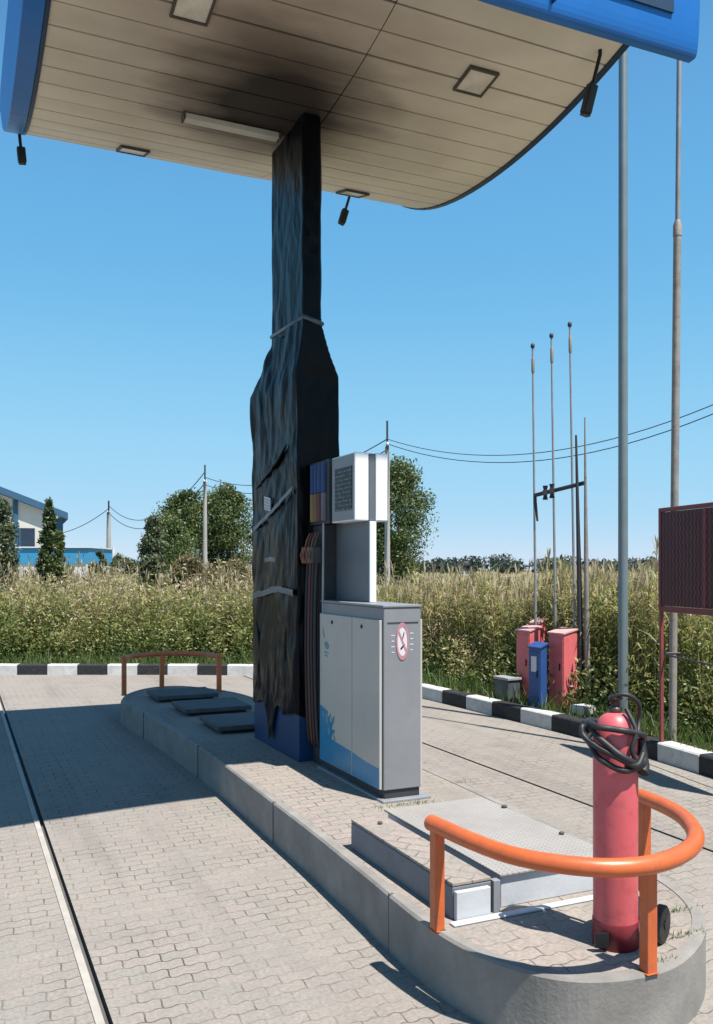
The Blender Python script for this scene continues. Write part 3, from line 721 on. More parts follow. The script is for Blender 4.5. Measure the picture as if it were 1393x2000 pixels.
m = MB().tube(smoothpath([(EX.x+.03,EX.y-.04,vz+.02),(EX.x+.055,EX.y-.085,vz-.06),(EX.x+.035,EX.y-.10,vz-.13),(EX.x+.06,EX.y-.095,vz-.19)],7), .0095, 10); part('hose', m, 'rubber', ex)
m = MB().tube([(EX.x+.095,EX.y-.03,ZI+.82),(EX.x+.10,EX.y-.05,ZI+.72),(EX.x+.085,EX.y-.065,ZI+.70)], [.014,.02,.026], 12); part('horn', m, 'rubber', ex)
axd = Vector((.80,-.60,0)); ac = EX+Vector((.085,.085,.075))
part('axle', MB().tube([ac-axd*.12, ac+axd*.13], .010, 10), 'black_metal', ex)
for s_ in (-.115, .125):
    c = ac+axd*s_
    wl = part('wheel', MB().tube([c-axd*.018, c-axd*.012, c+axd*.012, c+axd*.018], [.066,.075,.075,.066], 28), 'rubber', ex)
    part('hub', MB().tube([c-axd*.022, c+axd*.022], .018, 16), 'black_metal', wl)
m = MB().tube([EX+Vector((.06,.06,.08)), EX+Vector((.075,.075,.5)), EX+Vector((.075,.075,.86))], .010, 8); part('trolley_bar', m, 'black_metal', ex)
m = MB().box(EX.x-.105,EX.x-.05,EX.y-.088,EX.y-.074,ZI+.02,ZI+.075); part('foot_bracket', m, 'black_metal', ex)

# ------------------------------------------------------------------ things by the right kerb
KD = math.atan2(-.89, .456)                          # the kerb runs this way
o = thing('lamp_post', 'tall smooth grey steel pole rising behind the red extinguisher', 'pole', (2.80,9.25,GZ), frame=False)
part('shaft', MB().lathe((0,0,0), [(.052,0),(.050,2),(.046,6),(.043,9.2)], 24), 'galv', o)
part('base_flange', MB().lathe((0,0,0), [(.12,0),(.12,.02),(.07,.025),(.065,.12)], 24), 'galv', o)
o = thing('rusty_pole', 'rusty two-step steel pole standing behind the maroon mesh board', 'pole', (2.95,8.22,GZ), frame=False)
part('lower_shaft', MB().tube([(0,0,0),(.01,0,1.4),(.045,0,4.75)], .036, 20), 'rust_pole', o)
part('collar', MB().tube([(.045,0,4.75),(.047,0,4.85),(.048,0,4.90)], [.040,.040,.024], 20), 'rust_pole', o)
part('upper_shaft', MB().tube([(.048,0,4.90),(.078,0,8.0)], .023, 16), 'pipe', o)
part('clamp', MB().tube([(-.07,-.03,.86),(.06,-.03,.86)], .010, 8), 'pipe_dark', o)

fbp = thing('mesh_board', 'dark maroon framed mesh board on a thin leg at the right kerb', 'board', (2.79,8.08,GZ), frame=False, rot=math.atan2(-.77,.19))
m = MB().box(.02,1.75,-.012,.012,1.31,2.16); part('panel', m, 'board', fbp)
m = MB()
for x0,x1,z0,z1 in ((0,.035,1.27,2.20),(.66,.69,1.31,2.16),(1.735,1.77,1.27,2.20),(0.036,1.734,2.165,2.20),(0.036,1.734,1.255,1.305)):
    m.box(x0,x1,-.024,.024,z0,z1)
part('frame', m, 'board_bar', fbp, .003)
for x0, x1 in ((.036,.659),(.691,1.734)): part('mesh', MB().box(x0,x1,-.018,-.0125,1.312,2.158), 'mesh', fbp)
part('leg', MB().box(0,.03,-.015,.015,-.05,1.268), 'board_bar', fbp, .003)
part('leg', MB().box(1.74,1.77,-.015,.015,-.05,1.268), 'board_bar', fbp, .003)
part('brace', MB().tube([(.02,.03,.86),(1.75,.03,.80)], .008, 8), 'pipe_dark', fbp)

def cabinet(name, label, x, y, w_, d_, h, mat, lid, door=True, cat='cabinet', sticker=False, group=None):
    o = thing(name, label, cat, (x,y,GZ), frame=False, rot=KD+R(90), group=group)
    # local x: away from the road, local y: along the kerb (away from the viewer)
    bd = MB(); vs = [(0,0,0),(w_,0,0),(w_,d_,0),(0,d_,0),(0,0,h-.05),(w_,0,h),(w_,d_,h),(0,d_,h-.05)]
    bd.add(vs, [(3,2,1,0),(4,5,6,7),(0,1,5,4),(1,2,6,5),(2,3,7,6),(3,0,4,7)]); part('body', bd, mat, o, .006)
    ld = MB(); e_ = .012; vs = [(-e_,-e_,h-.048),(w_+e_,-e_,h+.004),(w_+e_,d_+e_,h+.004),(-e_,d_+e_,h-.048)]; vs += [(a,b,c+.018) for a,b,c in vs]
    ld.add(vs, [(3,2,1,0),(4,5,6,7),(0,1,5,4),(1,2,6,5),(2,3,7,6),(3,0,4,7)]); part('lid', ld, lid, o)
    dr = part('door', MB().box(-.008,-.001,.012,d_-.012,.06,h-.09), mat, o, .002)
    part('handle', MB().box(-.02,-.0085,d_*.2,d_*.2+.012,h*.5,h*.5+.08), 'black_metal', dr)
    if sticker:
        part('sticker', MB().box(-.0105,-.0085,d_*.28,d_*.72,h-.32,h-.14), 'sign_white', o)
    return o
cabinet('fire_cabinet', 'large red cabinet with sunlit pink side at the right of the blue one', 2.39,10.15, .20,.27,.93, 'cab_red','cab_lid', group='red cabinets by the kerb')
cabinet('fire_cabinet', 'red cabinet partly hidden behind the blue cabinet', 2.09,10.62, .16,.26,.93, 'cab_red','cab_lid', group='red cabinets by the kerb')
cabinet('fire_cabinet', 'narrow red cabinet farthest back behind the blue cabinet', 2.27,10.95, .10,.18,1.0, 'cab_red','cab_lid', group='red cabinets by the kerb')
cabinet('blue_cabinet', 'narrow blue cabinet with a white sticker between red cabinets', 2.125,10.17, .095,.22,.765, 'cab_blue','cab_blue', sticker=True)
o = thing('sand_bin', 'low dark grey bin left of the red cabinets behind the kerb', 'bin', (1.83,10.62,GZ), frame=False, rot=KD+R(90))
m = MB(); m.prism([(0,0),(.18,0),(.18,.28),(0,.28)], 0, .29); part('body', m, 'bin', o, .01)
part('lid', MB().box(-.015,.195,-.015,.295,.292,.325), 'bin_top', o, .006)
solo('concrete_block', MB().box(0,.18,0,.20,0,.09), 'kerb_white', 'small white concrete block on the kerb edge right of the cabinets', 'block', (2.46,9.55,GZ+.055), frame=False, rot=KD+R(90), bevel=.008)

def vent(label, x, y, top, lean, mat='pipe', r=.014):
    o = thing('vent_pipe', label, 'pipe', (x,y,GZ), frame=False, group='slim tank vent pipes')
    part('shaft', MB().tube([(0,0,0),(lean*.3,0,1.6),(lean,0,top-GZ)], [r*1.5,r*1.15,r*.8], 12), mat, o)
    part('cap', MB().lathe((lean,0,top-GZ-.02), [(.010,0),(.024,.012),(.026,.045),(.008,.07)], 14), 'pipe_dark', o)
    part('joint', MB().lathe((lean*.9,0,top-GZ-.32), [(r*1.2,0),(r*1.5,.02),(r*1.5,.16),(r,.2)], 12), 'rust_pole', o)
vent('slim grey vent pipe farthest left of the three behind the cabinets', 2.225,10.9, 4.50,-.045)
vent('slim grey vent pipe standing in the middle of the three', 2.45,10.8, 4.60,-.06)
vent('tallest slim vent pipe beside the dark bitumen post', 2.60,10.45, 4.64,-.07)
o = thing('dark_post', 'dark bitumen coated post right of the red cabinets', 'post', (2.615,10.25,GZ), frame=False)
part('shaft', MB().tube([(0,0,0),(-.02,0,1.4),(-.06,0,3.2)], [.034,.030,.012], 14), 'pipe_dark', o)
part('base_plate', MB().lathe((0,0,0), [(.07,0),(.07,.015)], 14), 'pipe_dark', o)
o = thing('tapered_post', 'pale tapered post beside the dark post behind the kerb', 'post', (2.68,10.2,GZ), frame=False)
part('shaft', MB().tube([(0,0,0),(-.02,0,1.8),(-.035,0,3.4)], [.034,.026,.007], 14), 'rust_pole', o)
part('base_plate', MB().lathe((0,0,0), [(.07,0),(.07,.015)], 14), 'rust_pole', o)
pm = thing('pipe_manifold', 'dark cross pipe with two valves joining the slim vent pipes', 'pipe', (2.2,10.85,2.66), frame=False)
c0, c1 = Vector((0,0,0)), Vector((.44,-.62,.09))
part('crossbar', MB().tube([c0,c1], .025, 12), 'pipe_dark', pm)
for q in (.22,.36):
    p = c0.lerp(c1, q); v_ = part('valve', MB().tube([p+Vector((0,0,-.085)),p+Vector((0,0,-.045)),p+Vector((0,0,.045)),p+Vector((0,0,.085))],[.034,.024,.024,.034],12), 'pipe_dark', pm)
    part('wheel', MB().tube([p+Vector((-.015,-.05,0)),p+Vector((-.02,-.075,0))], .035, 12), 'pipe_dark', v_)
m = MB().tube([(0,0,.02),(0,0,-.08),(.03,0,-.32)], [.02,.022,.012], 10); part('elbow', m, 'pipe_dark', pm)

# ------------------------------------------------------------------ stones and tufts
for u, v_, s_, lab in ((985,1578,.014,'small dark stone on the pavers beyond the checker plate'),(742,1610,.012,'small dark stone on the paver-topped plinth'),(1097,1630,.012,'small dark stone near the orange rail, right of the plate')):
    z_ = {742:.416,985:.414,1097:.414}[u]; p = Vector(((u-U0)*(H-z_)/(v_-V0), F*(H-z_)/(v_-V0), z_))
    m = MB(); vs = []; fs = []
    for i in range(5):
        for k in range(8):
            q = 2*math.pi*k/8; ph = math.pi*i/4
            rr = s_*(1+.4*noise.noise(Vector((i*2.,k*1.3,u))))
            vs.append((rr*math.sin(ph)*math.cos(q)*1.3, rr*math.sin(ph)*math.sin(q), s_*.7-rr*.7*math.cos(ph)))
    for i in range(4):
        for k in range(8): fs.append((i*8+k, i*8+(k+1)%8, (i+1)*8+(k+1)%8, (i+1)*8+k))
    m.add(vs, fs, True); solo('stone', m, 'stone', lab, 'stone', p, frame=False, group='stones on the island')

def blades(P, hmin, hmax, w_, lean, nseg=2):
    n = len(P); h = rng.uniform(hmin, hmax, n); th = rng.uniform(0, 2*np.pi, n); dr = rng.uniform(0, 2*np.pi, n); ln_ = h*rng.uniform(.1, lean, n)
    sx, sy = np.cos(th)*w_/2, np.sin(th)*w_/2; V = []
    for k in range(nseg+1):
        q = k/nseg; ww = (1-q*.85); cx = P[:,0]+np.cos(dr)*ln_*q*q; cy = P[:,1]+np.sin(dr)*ln_*q*q; cz = P[:,2]+h*q
        V += [np.stack([cx-sx*ww, cy-sy*ww, cz],1), np.stack([cx+sx*ww, cy+sy*ww, cz],1)]
    V = np.stack(V, 1); m = 2*(nseg+1); base = (np.arange(n)*m)[:,None]
    Fq = np.concatenate([base+np.array([2*k,2*k+1,2*k+3,2*k+2]) for k in range(nseg)], 0)
    return V.reshape(-1,3), Fq, np.repeat(rng.uniform(0,1,n), m)
def join(parts_):
    V, Fq, T, o_ = [], [], [], 0
    for a, b, c in parts_: V.append(a); Fq.append(b+o_); T.append(c); o_ += len(a)
    return np.concatenate(V), np.concatenate(Fq), np.concatenate(T)
# weeds in the island joints
pts = []
for (b, a, s_, n_) in ((2.70,2.72,.07,60),(2.86,2.92,.05,50),(2.45,2.57,.04,25),(2.50,4.95,.10,90),(2.68,4.94,.08,60),(3.2,5.3,.03,20)):
    for _ in range(n_):
        w_ = W(b+random.gauss(0,s_), a+random.gauss(0,s_*.22), ZI+.002); pts.append(tuple(w_))
g = npmesh('weeds', *blades(np.array(pts), .008, .026, .004, 1.2)[:2], 'grass', rng.uniform(0,1,len(pts)*6)); tag(g, 'tiny green weeds sprouting from the island paver joints', 'weeds', None, 'stuff')

# ------------------------------------------------------------------ vegetation
ringA = [kat(s) for s in np.arange(.2, L[-1]-.2, .1)]
nrmA = [Vector((-ktan(s).y, ktan(s).x, 0)) for s in np.arange(.2, L[-1]-.2, .1)]
def along(n, d0, d1, xmin=-13, ymin=4.5, pw_=1.):
    out = []
    idx = [i for i, p in enumerate(ringA) if p.x > xmin and p.y > ymin]
    for _ in range(n):
        i = random.choice(idx); d = d0+(d1-d0)*random.random()**pw_
        p = ringA[i]+nrmA[i]*d + Vector((random.uniform(-.1,.1),random.uniform(-.1,.1),0)); out.append((p.x,p.y,GZ))
    return np.array(out)
gp = along(26000, .18, 2.2, pw_=1.3)
V, Fq, T = blades(gp, .06, .26, .012, .8); T = np.clip(T*.9, 0, 1)
tag(npmesh('grass', V, Fq, 'grass', T), 'short green grass on the verge behind the striped kerb', 'grass', None, 'stuff')

def hfac(P):                                         # the growth stands lower in the middle, between the two beds
    q = P[:,0]/P[:,1]; return np.where(q < -.05, .94, np.where(q < .22, .84, 1.))
def reeds(P, hmin, hmax, nl, lw, ll, plume=.5, tint0=.45):
    n = len(P); nz = np.array([noise.noise(Vector((p[0]*.35,p[1]*.35,4.))) for p in P]); nz2 = np.array([noise.noise(Vector((p[0]*1.3,p[1]*1.3,9.))) for p in P])
    h = (hmin+(hmax-hmin)*rng.random(n))*(1+.26*nz+.18*nz2)*np.where(rng.random(n)<.05, 1.18, 1.)*hfac(P)
    tb = np.clip(tint0+.30*nz2+.25*nz+rng.normal(0,.13,n), 0, 1)
    lean = rng.normal(0,.07,(n,2)); out = []
    th = rng.uniform(0,2*np.pi,n); w_ = .007
    V = []
    for q, ww in ((0,1.),(.5,.8),(1.,.35)):
        c = np.stack([P[:,0]+lean[:,0]*h*q*q, P[:,1]+lean[:,1]*h*q*q, P[:,2]+h*q],1); o_ = np.stack([np.cos(th)*w_*ww, np.sin(th)*w_*ww, 0*th],1); V += [c-o_, c+o_]
    V = np.stack(V,1); base = (np.arange(n)*6)[:,None]
    out.append((V.reshape(-1,3), np.concatenate([base+np.array([0,1,3,2]), base+np.array([2,3,5,4])],0), np.repeat(np.clip(tb+.2,0,1),6)))
    for k in range(nl):
        q = (k+.6+rng.uniform(-.3,.3,n))/(nl+.3); q = np.clip(q,.05,1.)
        c = np.stack([P[:,0]+lean[:,0]*h*q*q, P[:,1]+lean[:,1]*h*q*q, P[:,2]+h*q],1)
        dr = rng.uniform(0,2*np.pi,n); L_ = ll*rng.uniform(.6,1.3,n)*(1.15-.5*q); up = rng.uniform(.35,1.1,n)
        d = np.stack([np.cos(dr),np.sin(dr),up],1); d /= np.linalg.norm(d,axis=1)[:,None]
        s_ = np.stack([-np.sin(dr),np.cos(dr),rng.uniform(-.5,.5,n)],1)*(lw*rng.uniform(.6,1.3,n)/2)[:,None]
        dn = np.zeros((n,3)); dn[:,2] = -rng.uniform(.15,.55,n)
        m1 = c+d*(L_*.5)[:,None]; m2 = c+d*L_[:,None]+dn*L_[:,None]
        V = np.stack([c-s_*.6,c+s_*.6,m1-s_,m1+s_,m2-s_*.1,m2+s_*.1],1); base = (np.arange(n)*6)[:,None]
        tl = np.clip(tb + .22*(q-.5) + rng.normal(0,.15,n),0,1)
        out.append((V.reshape(-1,3), np.concatenate([base+np.array([0,1,3,2]), base+np.array([2,3,5,4])],0), np.repeat(tl,6)))
    sel = rng.random(n) < plume; m = sel.sum()
    if m:
        top = np.stack([P[sel,0]+lean[sel,0]*h[sel], P[sel,1]+lean[sel,1]*h[sel], P[sel,2]+h[sel]],1)
        for r_ in range(5):
            dr = rng.uniform(0,2*np.pi,m); c = top+np.stack([0*dr,0*dr,-rng.uniform(-.05,.12,m)],1); d = np.stack([np.cos(dr)*.35,np.sin(dr)*.35,np.ones(m)],1)*rng.uniform(.10,.2,m)[:,None]
            s_ = np.stack([-np.sin(dr),np.cos(dr),0*dr],1)*.011
            V = np.stack([c-s_*.3,c+s_*.3,c+d*.5-s_,c+d*.5+s_,c+d-s_*.2,c+d+s_*.2],1); base = (np.arange(m)*6)[:,None]
            out.append((V.reshape(-1,3), np.concatenate([base+np.array([0,1,3,2]), base+np.array([2,3,5,4])],0), np.repeat(rng.uniform(.72,1.,m),6)))
    return join(out)
def field(n, y0, y1, x0f, x1f, pw_=1.3):
    out = []
    while len(out) < n:
        Y = y0+(y1-y0)*random.random()**pw_; x = random.uniform(x0f,x1f)*Y
        s = s_of_fast(x, Y)
        if s: out.append((x,Y,GZ))
    return np.array(out)
kx = np.array([p.x for p in ringA]); ky = np.array([p.y for p in ringA])
def s_of_fast(x, y):                                # keep points at least 1 m behind the kerb
    i = int(np.argmin((kx-x)**2+(ky-y)**2)); d = Vector((x-kx[i], y-ky[i], 0)); return d.dot(nrmA[i]) > 1.0
# weeds and reeds left of the column (lower, with tall brownish tops) and the reed bed on the right
A = along(3600, .95, 3.6, pw_=1.2)
Ld = A[A[:,0] < -.5]; Rd = A[A[:,0] >= -.5]
B = along(1500, .55, 1.3); Lf = B[B[:,0] < -.5]; Rf = B[B[:,0] >= -.5]
fL = field(2600, 17, 34, -.46, 0.02); fR = field(2200, 10, 34, 0.02, .46)
fF = field(2600, 30, 95, -.46, .46, 1.)
def weedcloud(P, hmin, hmax, per, size, spread, t0, t1):
    # bushy weeds: many small leaves round every stem, each leaf with a tint of its own
    n = len(P); nz = np.array([noise.noise(Vector((p[0]*.33,p[1]*.33,14.))) for p in P]); nz2 = np.array([noise.noise(Vector((p[0]*1.5,p[1]*1.5,29.))) for p in P])
    h = (hmin+(hmax-hmin)*rng.random(n))*(1+.30*nz+.22*nz2)*np.where(rng.random(n)<.06, 1.22, 1.)*hfac(P)
    idx = np.repeat(np.arange(n), per); m = len(idx); q = rng.random(m)**.8
    sp = spread*(1-.75*q)*rng.random(m)**.5; an = rng.uniform(0,2*np.pi,m)
    C = np.stack([P[idx,0]+np.cos(an)*sp, P[idx,1]+np.sin(an)*sp, P[idx,2]+h[idx]*q],1)
    nv = rng.normal(0,1,(m,3)); nv[:,2] += .5; nv /= np.linalg.norm(nv,axis=1)[:,None]
    a = np.stack([np.cos(an)*.8,np.sin(an)*.8,rng.uniform(-.2,1.2,m)],1)+rng.normal(0,.35,(m,3)); a /= np.linalg.norm(a,axis=1)[:,None]
    b = np.cross(nv, a); b /= np.linalg.norm(b,axis=1)[:,None]+1e-6
    s_ = (size*rng.uniform(.5,1.4,m))[:,None]
    V = np.stack([C-a*s_*.2, C-b*s_*.24+a*s_*.35, C+a*s_, C+b*s_*.24+a*s_*.35],1)
    T = np.clip(t0+(t1-t0)*q+.45*nz2[idx]+.25*nz[idx]+rng.normal(0,.17,m),0,1)
    return V.reshape(-1,3), (np.arange(m)*4)[:,None]+np.arange(4), np.repeat(T,4)
parts_ = [weedcloud(Lf, .45, .95, 60, .055, .20, .15, .40), weedcloud(Ld, .90, 1.38, 75, .058, .22, .20, .60), weedcloud(fL, 1.15, 1.55, 40, .075, .28, .34, .74),
          reeds(Ld[::3], 1.1, 1.5, 8, .020, .34, .6, .45), reeds(fL[::3], 1.3, 1.7, 7, .024, .34, .7, .6)]
V, Fq, T = join(parts_)
tag(npmesh('reed_bed', V, Fq, 'reed', T), 'wild bank of weeds and dry stalks behind the far kerb on the left', 'weeds', None, 'stuff')
fR[:,2] -= .0
parts_ = [weedcloud(Rf, .3, .75, 36, .05, .2, .12, .40), reeds(Rd, 1.2, 1.55, 15, .017, .36, .40, .30), reeds(Rd+rng.normal(0,.12,Rd.shape)*np.array([1,1,0]), 1.1, 1.55, 12, .017, .34, .4, .42),
          weedcloud(Rd[::2], 1.0, 1.45, 40, .055, .16, .18, .58), reeds(fR, 1.15, 1.5, 12, .020, .36, .5, .48), weedcloud(fR[::2], 1.05, 1.4, 34, .065, .2, .34, .70)]
V, Fq, T = join(parts_)
tag(npmesh('reed_bed', V, Fq, 'reed', T), 'dense olive reed bed behind the right kerb and the cabinets', 'reeds', None, 'stuff')
V, Fq, T = reeds(fF, .65, .95, 8, .05, .45, .8, .92)
tag(npmesh('reed_field', V, Fq, 'reed', T), 'pale dry reed field stretching to the horizon', 'reeds', None, 'stuff')

def leaves(C, size, mat_unused=None):
    n = len(C); nv = rng.normal(0,1,(n,3)); nv /= np.linalg.norm(nv,axis=1)[:,None]
    a = np.cross(nv, rng.normal(0,1,(n,3))); a /= np.linalg.norm(a,axis=1)[:,None]; b = np.cross(nv, a)
    s_ = (size*rng.uniform(.5,1.3,n)/2)[:,None]
    V = np.stack([C-a*s_*1.5, C-b*s_*.7, C+a*s_*1.5, C+b*s_*.7],1)
    return V.reshape(-1,3), (np.arange(n)*4)[:,None]+np.arange(4)
def tree(name, label, x, y, h, rx, ry, z0, mat, n=5000, leaf=.14, clumps=30, shape='round', group=None, cat='tree', seed=1, trunk_r=.06):
    r_ = np.random.default_rng(seed)
    o = thing(name, label, cat, (x,y,GZ-.05), frame=False, group=group)
    ch_ = h-z0; cs = []
    for _ in range(clumps):
        q = r_.random()**.85; zz = z0+ch_*q
        if shape == 'cone': w_ = (1-q)**.75*1.0+.06
        elif shape == 'column': w_ = min(1., .55+.9*q)*(1-q**5)**.5
        else: w_ = math.sqrt(max(.03, 1-(2*q-.95)**2))
        an = r_.uniform(0,2*np.pi); rad = (.35+.65*r_.random()**.6)*w_
        cs.append((math.cos(an)*rad*rx*.82, math.sin(an)*rad*ry*.82, zz, (.13+.22*r_.random()**1.5)*(.5+.6*w_)*(.75 if shape == 'cone' else 1.)))
    C = []; T = []
    per = n//clumps
    for cx, cy, cz, cr in cs:
        k = int(per*r_.uniform(.6,1.4)); d = r_.normal(0,1,(k,3)); d /= np.linalg.norm(d,axis=1)[:,None]; d *= (r_.random(k)**.5)[:,None]
        d *= np.array([rx*cr*2, ry*cr*2, max(rx*.9, ch_*.16)*cr*2.0]); C.append(np.array([cx,cy,cz])+d); T.append(np.clip(r_.normal(.45+r_.normal(0,.20),.22,k),0,1))
    C = np.concatenate(C); T = np.concatenate(T)
    keep = C[:,2] > .1; C, T = C[keep], T[keep]
    V, Fq = leaves(C, leaf); cr_ = npmesh('crown', V, Fq, mat, np.repeat(T,4), o)
    m = MB().tube([(0,0,-.05),(rx*.04,0,h*.3),(0,ry*.03,h*.6),(0,0,h*.88)], [trunk_r,trunk_r*.8,trunk_r*.5,trunk_r*.15], 8)
    for cx, cy, cz, cr in cs[:10]:
        m.tube([(0,0,max(.2,cz-ch_*.22)),(cx*.5,cy*.5,cz-ch_*.08),(cx,cy,cz)], [trunk_r*.4,trunk_r*.28,trunk_r*.1], 5)
    part('trunk', m, 'bark', o); return o
def T_(u, v, Y): p = at(u, v, Y); return p.x, p.z
def treeuv(name, label, u0, u1, vtop, Y, mat, z0=.3, **kw):
    x = ((u0+u1)/2-U0)/F*Y; h = H+(V0-vtop)/F*Y-GZ; rx = (u1-u0)/2/F*Y*1.16
    return tree(name, label, x, Y, h, rx, rx*.9, z0, mat, **kw)
treeuv('leafy_tree', 'dense dark green tree right of the dispenser beside a utility pole', 716, 842, 908, 34, 'leaf_mid', n=30000, leaf=.085, clumps=110, shape='column', seed=3, trunk_r=.10)
G_ = 'trees left of the column'
treeuv('leafy_tree', 'broad bushy tree left of the slim pole in the left tree group', 306, 424, 964, 48, 'leaf_mid', n=24000, leaf=.115, clumps=90, seed=5, group=G_, trunk_r=.10)
treeuv('leafy_tree', 'tallest bushy tree right of the slim pole, next to the wrapped column', 394, 500, 955, 48, 'leaf_mid', n=24000, leaf=.115, clumps=90, shape='column', seed=8, group=G_, trunk_r=.10)
treeuv('young_tree', 'pointed greyish young tree at the left end of the left tree group', 258, 338, 1008, 19.5, 'leaf_grey', n=15000, leaf=.055, clumps=150, shape='cone', seed=9, group=G_)
treeuv('leafy_tree', 'pale low willow filling the gap between the pointed and the broad tree', 290, 372, 1010, 40, 'leaf_pale', n=16000, leaf=.085, clumps=80, seed=31, group=G_, trunk_r=.07)
treeuv('shrub', 'dry brownish shrub at the foot of the bushy trees left of the slim pole', 330, 405, 1082, 19, 'leaf_dry', n=9000, leaf=.055, clumps=50, seed=12, cat='shrub')
treeuv('shrub', 'dry brownish shrub right of the slim pole, next to the wrapped column', 405, 500, 1095, 19, 'leaf_dry', n=9000, leaf=.055, clumps=50, seed=13, cat='shrub')
treeuv('young_tree', 'dark pointed tree in front of the warehouse corner', 68, 124, 975, 21, 'leaf_dark', n=12000, leaf=.06, clumps=150, shape='cone', seed=14)
treeuv('shrub', 'lighter green willow shrub below the dark pointed tree', 88, 142, 1035, 18.6, 'leaf_mid', n=10000, leaf=.05, clumps=110, shape='cone', seed=15, cat='shrub')
treeuv('shrub', 'grey green bush at the left picture edge in front of the warehouse', -40, 30, 975, 19.5, 'leaf_grey', n=12000, leaf=.055, clumps=70, shape='column', seed=18, cat='shrub')
treeuv('shrub', 'dark low bush right of the blue and white annex', 172, 214, 1078, 34, 'leaf_dark', n=3000, leaf=.11, clumps=24, seed=20, cat='shrub')
treeuv('shrub', 'low hazy bush right of the distant grey utility pole', 214, 264, 1086, 40, 'leaf_grey', n=3000, leaf=.12, clumps=24, seed=22, cat='shrub')

# far tree line and houses
fw = []
for i in range(130):
    Y = random.uniform(250, 330); u = random.uniform(845, 1420) if i % 3 else random.uniform(-30, 860)
    x = (u-U0)/F*Y; hh = random.uniform(3.2, 6.0)*(1.25 if 950 < u < 985 else 1)
    k = 140; d = rng.normal(0,1,(k,3)); d /= np.linalg.norm(d,axis=1)[:,None]; d *= (rng.random(k)**.4)[:,None]*np.array([random.uniform(2.,5.),2.,hh/2])
    V, Fq = leaves(np.array([x,Y,hh/2+.2])+d, .9); fw.append((V,Fq,np.repeat(rng.uniform(0,1,k),4)))
tag(npmesh('far_wood', *join(fw)[:2], 'leaf_far', rng.uniform(0,1,sum(len(a[0]) for a in fw))), 'low dark tree line on the horizon', 'wood', None, 'stuff')
def house(u, Y, w_, hw, hr, label, wm):
    x = (u-U0)/F*Y; o = thing('far_house', label, 'house', (x,Y,GZ), frame=False, rot=R(8))
    part('wall', MB().box(-w_/2,w_/2,-3,3,0,hw), wm, o)
    m = MB(); m.add([(-w_/2-.3,-3.3,hw+.01),(w_/2+.3,-3.3,hw+.01),(0,-3.3,hr),(-w_/2-.3,3.3,hw+.01),(w_/2+.3,3.3,hw+.01),(0,3.3,hr)], [(0,1,2),(5,4,3),(0,2,5,3),(1,4,5,2),(0,3,4,1)]); part('roof', m, 'house_roof', o)
    m = MB().box(-.6,.6,-3.06,-3.01,1,2.4); part('window', m, 'w_glass', o)
house(908, 255, 2.6, 2.0, 3.7, 'pale gabled house far off right of the leafy tree', 'a_white')

# ------------------------------------------------------------------ buildings at the left
wh = thing('warehouse', 'large beige warehouse with dark blue roof edge at the left edge', 'building', (-20.05-6.45*math.cos(R(21)),60-6.45*math.sin(R(21)),GZ), frame=False, rot=R(21))
xr, xl, zr_, za, D_ = 6.45, -13.5, 5.3, 9.1, 24
xm = (xr+xl)/2
gw = MB(); poly = [(xl,0),(xr,0),(xr,zr_-.2),(xm,za-.2),(xl,zr_-.2)]
n = 5; vs = [(x,0,z) for x,z in poly]+[(x,D_,z) for x,z in poly]
gw.add(vs, [(0,1,2,3,4),(9,8,7,6,5)]+[(i,i+5,(i+1)%5+5,(i+1)%5) for i in range(5)]); part('wall', gw, 'w_wall', wh)
rf = MB()
for xe in (xr+.35, xl-.35):
    zz = zr_-.2-.35*(za-zr_)/(xr-xm)
    rf.add([(xe,-.5,zz),(xm,-.5,za-.15),(xm,-.5,za+.3),(xe,-.5,zz+.45),(xe,D_+.5,zz),(xm,D_+.5,za-.15),(xm,D_+.5,za+.3),(xe,D_+.5,zz+.45)], [(0,1,2,3),(7,6,5,4),(0,4,5,1),(3,2,6,7),(0,3,7,4),(1,5,6,2)])
part('roof', rf, 'w_trim', wh)
for x in (3.48, -.4, -4.2): part('pillar', MB().box(x-.16,x+.16,-.12,-.01,0,zr_+(xr-x)*.30), 'w_trim', wh)
part('pillar', MB().box(xr-.4,xr+.05,-.12,-.01,0,zr_-.25), 'w_trim', wh)
for k in range(5):
    x = xr-2.7-k*2.3
    w_ = part('window', MB().box(x-.95,x+.95,-.06,-.01,3.1,4.35), 'w_glass', wh); part('frame', MB().box(x-.05,x+.05,-.10,-.061,3.1,4.35), 'w_trim', w_)
an = thing('annex', 'low white annex with bright blue band in front of the warehouse', 'building', (-20.5,52,GZ), frame=False)
part('wall', MB().box(-1.4,4.65,0,5,0,1.92), 'a_white', an); part('blue_band', MB().box(-1.45,4.70,-.06,5.06,1.925,2.85), 'a_blue', an); part('roof', MB().box(-1.55,4.78,-.16,5.16,2.855,2.93), 'a_white', an)
part('door', MB().box(1.5,2.4,-.05,-.005,0,1.8), 'w_glass', an); part('corner_trim', MB().box(4.52,4.655,-.05,-.005,0,1.92), 'w_wall', an)
for x in (.2, 3.3): part('window', MB().box(x-.4,x+.4,-.04,-.005,.8,1.6), 'w_glass', an)

